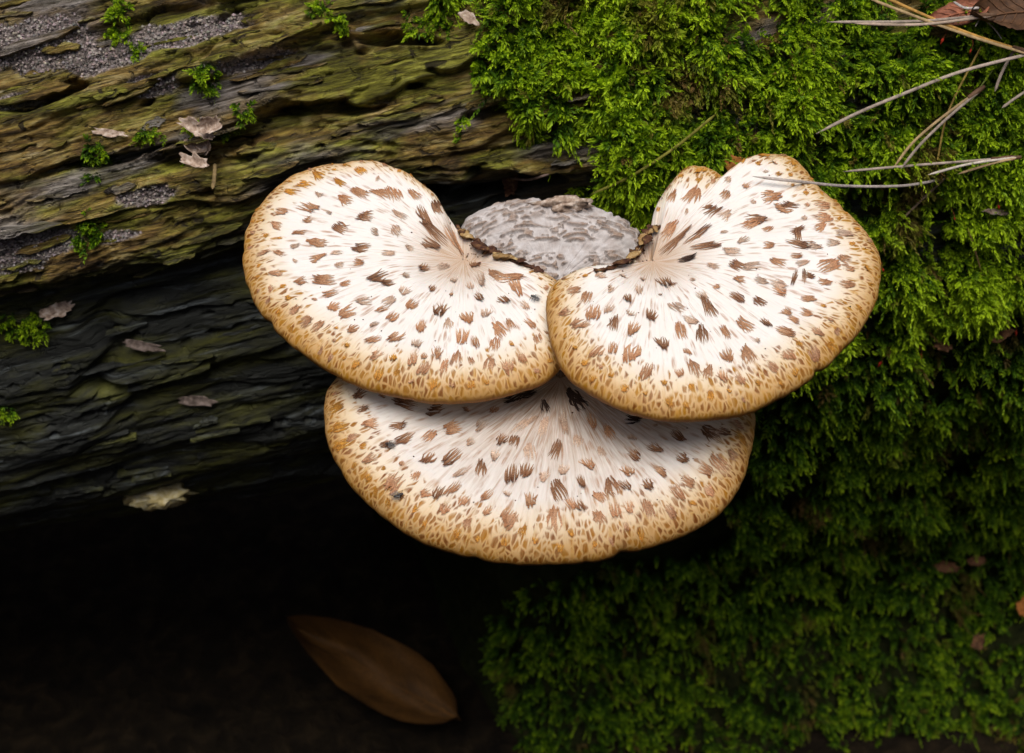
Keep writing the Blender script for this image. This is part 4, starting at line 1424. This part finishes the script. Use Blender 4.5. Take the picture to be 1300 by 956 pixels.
strand([[(1228, 288), (1243, 335), (1253, 374)]], 'dry_stalk', 'thin brown stalk hanging in the moss at the right', 'stalk', 4, [(0.27, 0.17, 0.07)], 0.036)
strand([[(1230, 596), (1268, 583), (1312, 556)]], 'dry_stalk', 'dim brown stalk in the dark moss at the right edge', 'stalk', 6, [(0.24, 0.12, 0.035)], 0.040)
strand([[(1238, 34), (1246, 24), (1262, 36), (1272, 50)]], 'rootlet', 'pale wiry rootlet hooking out under the crumpled corner leaf', 'rootlet', 3, [(0.36, 0.31, 0.26)], 0.042)
strand([[(1210, 2), (1225, 10), (1243, 10)]], 'rootlet', 'pale frayed rootlet lying on the reddish brown leaf', 'rootlet', 5, [(0.42, 0.38, 0.36)], 0.046)
strand([[(698, 221), (670, 228), (648, 226)]], 'rootlet', 'pinkish root thread on the bare wood above the old bracket', 'rootlet', 5, [(0.24, 0.17, 0.14)], 0.010)
strand([[(270, 240), (272, 225), (273, 208)]], 'rootlet', 'brown fibre hanging below the curled bark flakes', 'rootlet', 8, [(0.20, 0.14, 0.06)], 0.012)

# red spore capsules in the moss
for px, py, ln, lb in [(1196, 52, 9, 'rusty red moss capsule under the orange pine needles'), (1232, 65, 7, 'small red moss capsule right of the rusty one'),
                       (1121, 343, 7, 'red moss capsule touching the right edge of the broad mushroom'), (1136, 387, 7, 'red moss capsule just below the one at the mushroom edge'),
                       (1169, 453, 11, 'brightest red moss capsule in the dark moss, upper of a pair'), (1117, 462, 11, 'red moss capsule hanging close to the mushroom underside'),
                       (1153, 505, 7, 'red moss capsule below the brightest one'), (1290, 423, 9, 'red moss capsule at the right edge'),
                       (1268, 263, 8, 'red moss capsule beside the pale seed husk'), (1212, 278, 5, 'tiny red moss capsule left of the seed husk')]:
    p, nr, dep = hit(px, py)
    c = at(px, py, dep - 0.040)
    dr = unit(np.array([random.uniform(-0.5, 0.5), -0.2, -1.0]))
    k = ln * PXM
    r_ = thing('moss_capsule', c + (-dr) * k + np.array([0, 0.03, 0.0]))
    v, f = tube(catmull([c - dr * k * 0.5, c, c + dr * k * 0.5], 8), np.array([0.3, 0.8, 1, 1, 0.9, 0.7, 0.45, 0.15]) * k * 0.22, 8)
    build('capsule', v, f, M_TINT, r_, col=np.tile(np.array([0.42, 0.035, 0.015]), (len(v), 1)))
    v, f = tube(catmull([c - dr * k * 0.45, c - dr * k * 1.4 + np.array([0.001, 0.004, 0]), c - dr * k * 1.6 + np.array([0, 0.03, 0])], 8), k * 0.06, 5)
    build('stalk', v, f, M_TINT, r_, col=np.tile(np.array([0.2, 0.05, 0.015]), (len(v), 1)))
    tag(r_, lb, 'moss capsule', 'red moss capsules')


# ------------------------------------------------------------------ flies
def fly(cap, px, py, ang, size, label):
    x, y = cap.from_px(px, py)
    p = cap.point(np.array(x), np.array(y), 0.0012 * size)
    e = 1e-3
    tx = cap.point(np.array(x + e), np.array(y)) - cap.point(np.array(x - e), np.array(y))
    ty = cap.point(np.array(x), np.array(y + e)) - cap.point(np.array(x), np.array(y - e))
    n = unit(np.cross(tx, ty))
    f_ = unit(tx * math.cos(ang) + ty * math.sin(ang))
    s_ = np.cross(n, f_)
    k = 0.001 * size
    r = thing('fly', p)

    def ell(c, a, b, d, nm, par=r):
        V = []
        for i in range(12):
            for j in range(7):
                u, v = 2 * math.pi * i / 12, math.pi * (j + 0.5) / 7
                V.append(p + c[0] * f_ * k + c[1] * s_ * k + c[2] * n * k + (a * math.cos(v) * f_ + b * math.sin(v) * math.cos(u) * s_ + d * math.sin(v) * math.sin(u) * n) * k)
        F = [tuple(q) for q in grid_faces(12, 7, True, False)]
        F += [tuple(i * 7 for i in range(12))[::-1], tuple(i * 7 + 6 for i in range(12))]
        return build(nm, V, F, M_FLY, par)
    ell((0, 0, 1.0), 1.3, 0.85, 0.85, 'thorax')
    ell((-2.2, 0, 0.8), 1.5, 0.75, 0.7, 'abdomen')
    ell((1.6, 0, 1.0), 0.6, 0.75, 0.6, 'head')
    for sg in (-1, 1):
        V, F = [p + (0.2 * f_ + sg * 0.4 * s_ + 1.7 * n) * k], []
        for i in range(13):
            u = i / 12
            an = math.pi * 2 * u
            V.append(p + ((-2.3 - 2.4 * math.cos(an)) * f_ + sg * (1.3 + 0.9 * math.sin(an) + 0.35 * (1 - math.cos(an))) * s_ + (1.5 - 0.2 * math.sin(an)) * n) * k)
        for i in range(12):
            F.append((0, 1 + i, 2 + i))
        build('wing', V, F, M_WING, r)
        for q in (-0.7, 0.1, 0.9):
            v, f = tube(catmull([p + (q * f_ + sg * 0.6 * s_ + 0.7 * n) * k, p + (q * 1.5 * f_ + sg * 1.6 * s_ + 1.0 * n) * k, p + (q * 2.0 * f_ + sg * 2.2 * s_ - 0.9 * n) * k], 7), 0.12 * k, 5)
            build('leg', v, f, M_FLY, r)
    tag(r, label, 'fly', 'flies on the mushroom caps')


fly(cap1, 678, 380, math.radians(150), 1.25, 'small dark fly on the left upper mushroom close to the right one')
fly(cap3, 508, 630, math.radians(8), 1.3, 'fly with clear wings near the left rim of the lower mushroom')
fly(cap3, 494, 566, math.radians(170), 1.2, 'dark fly among scales on the upper left of the lower mushroom')
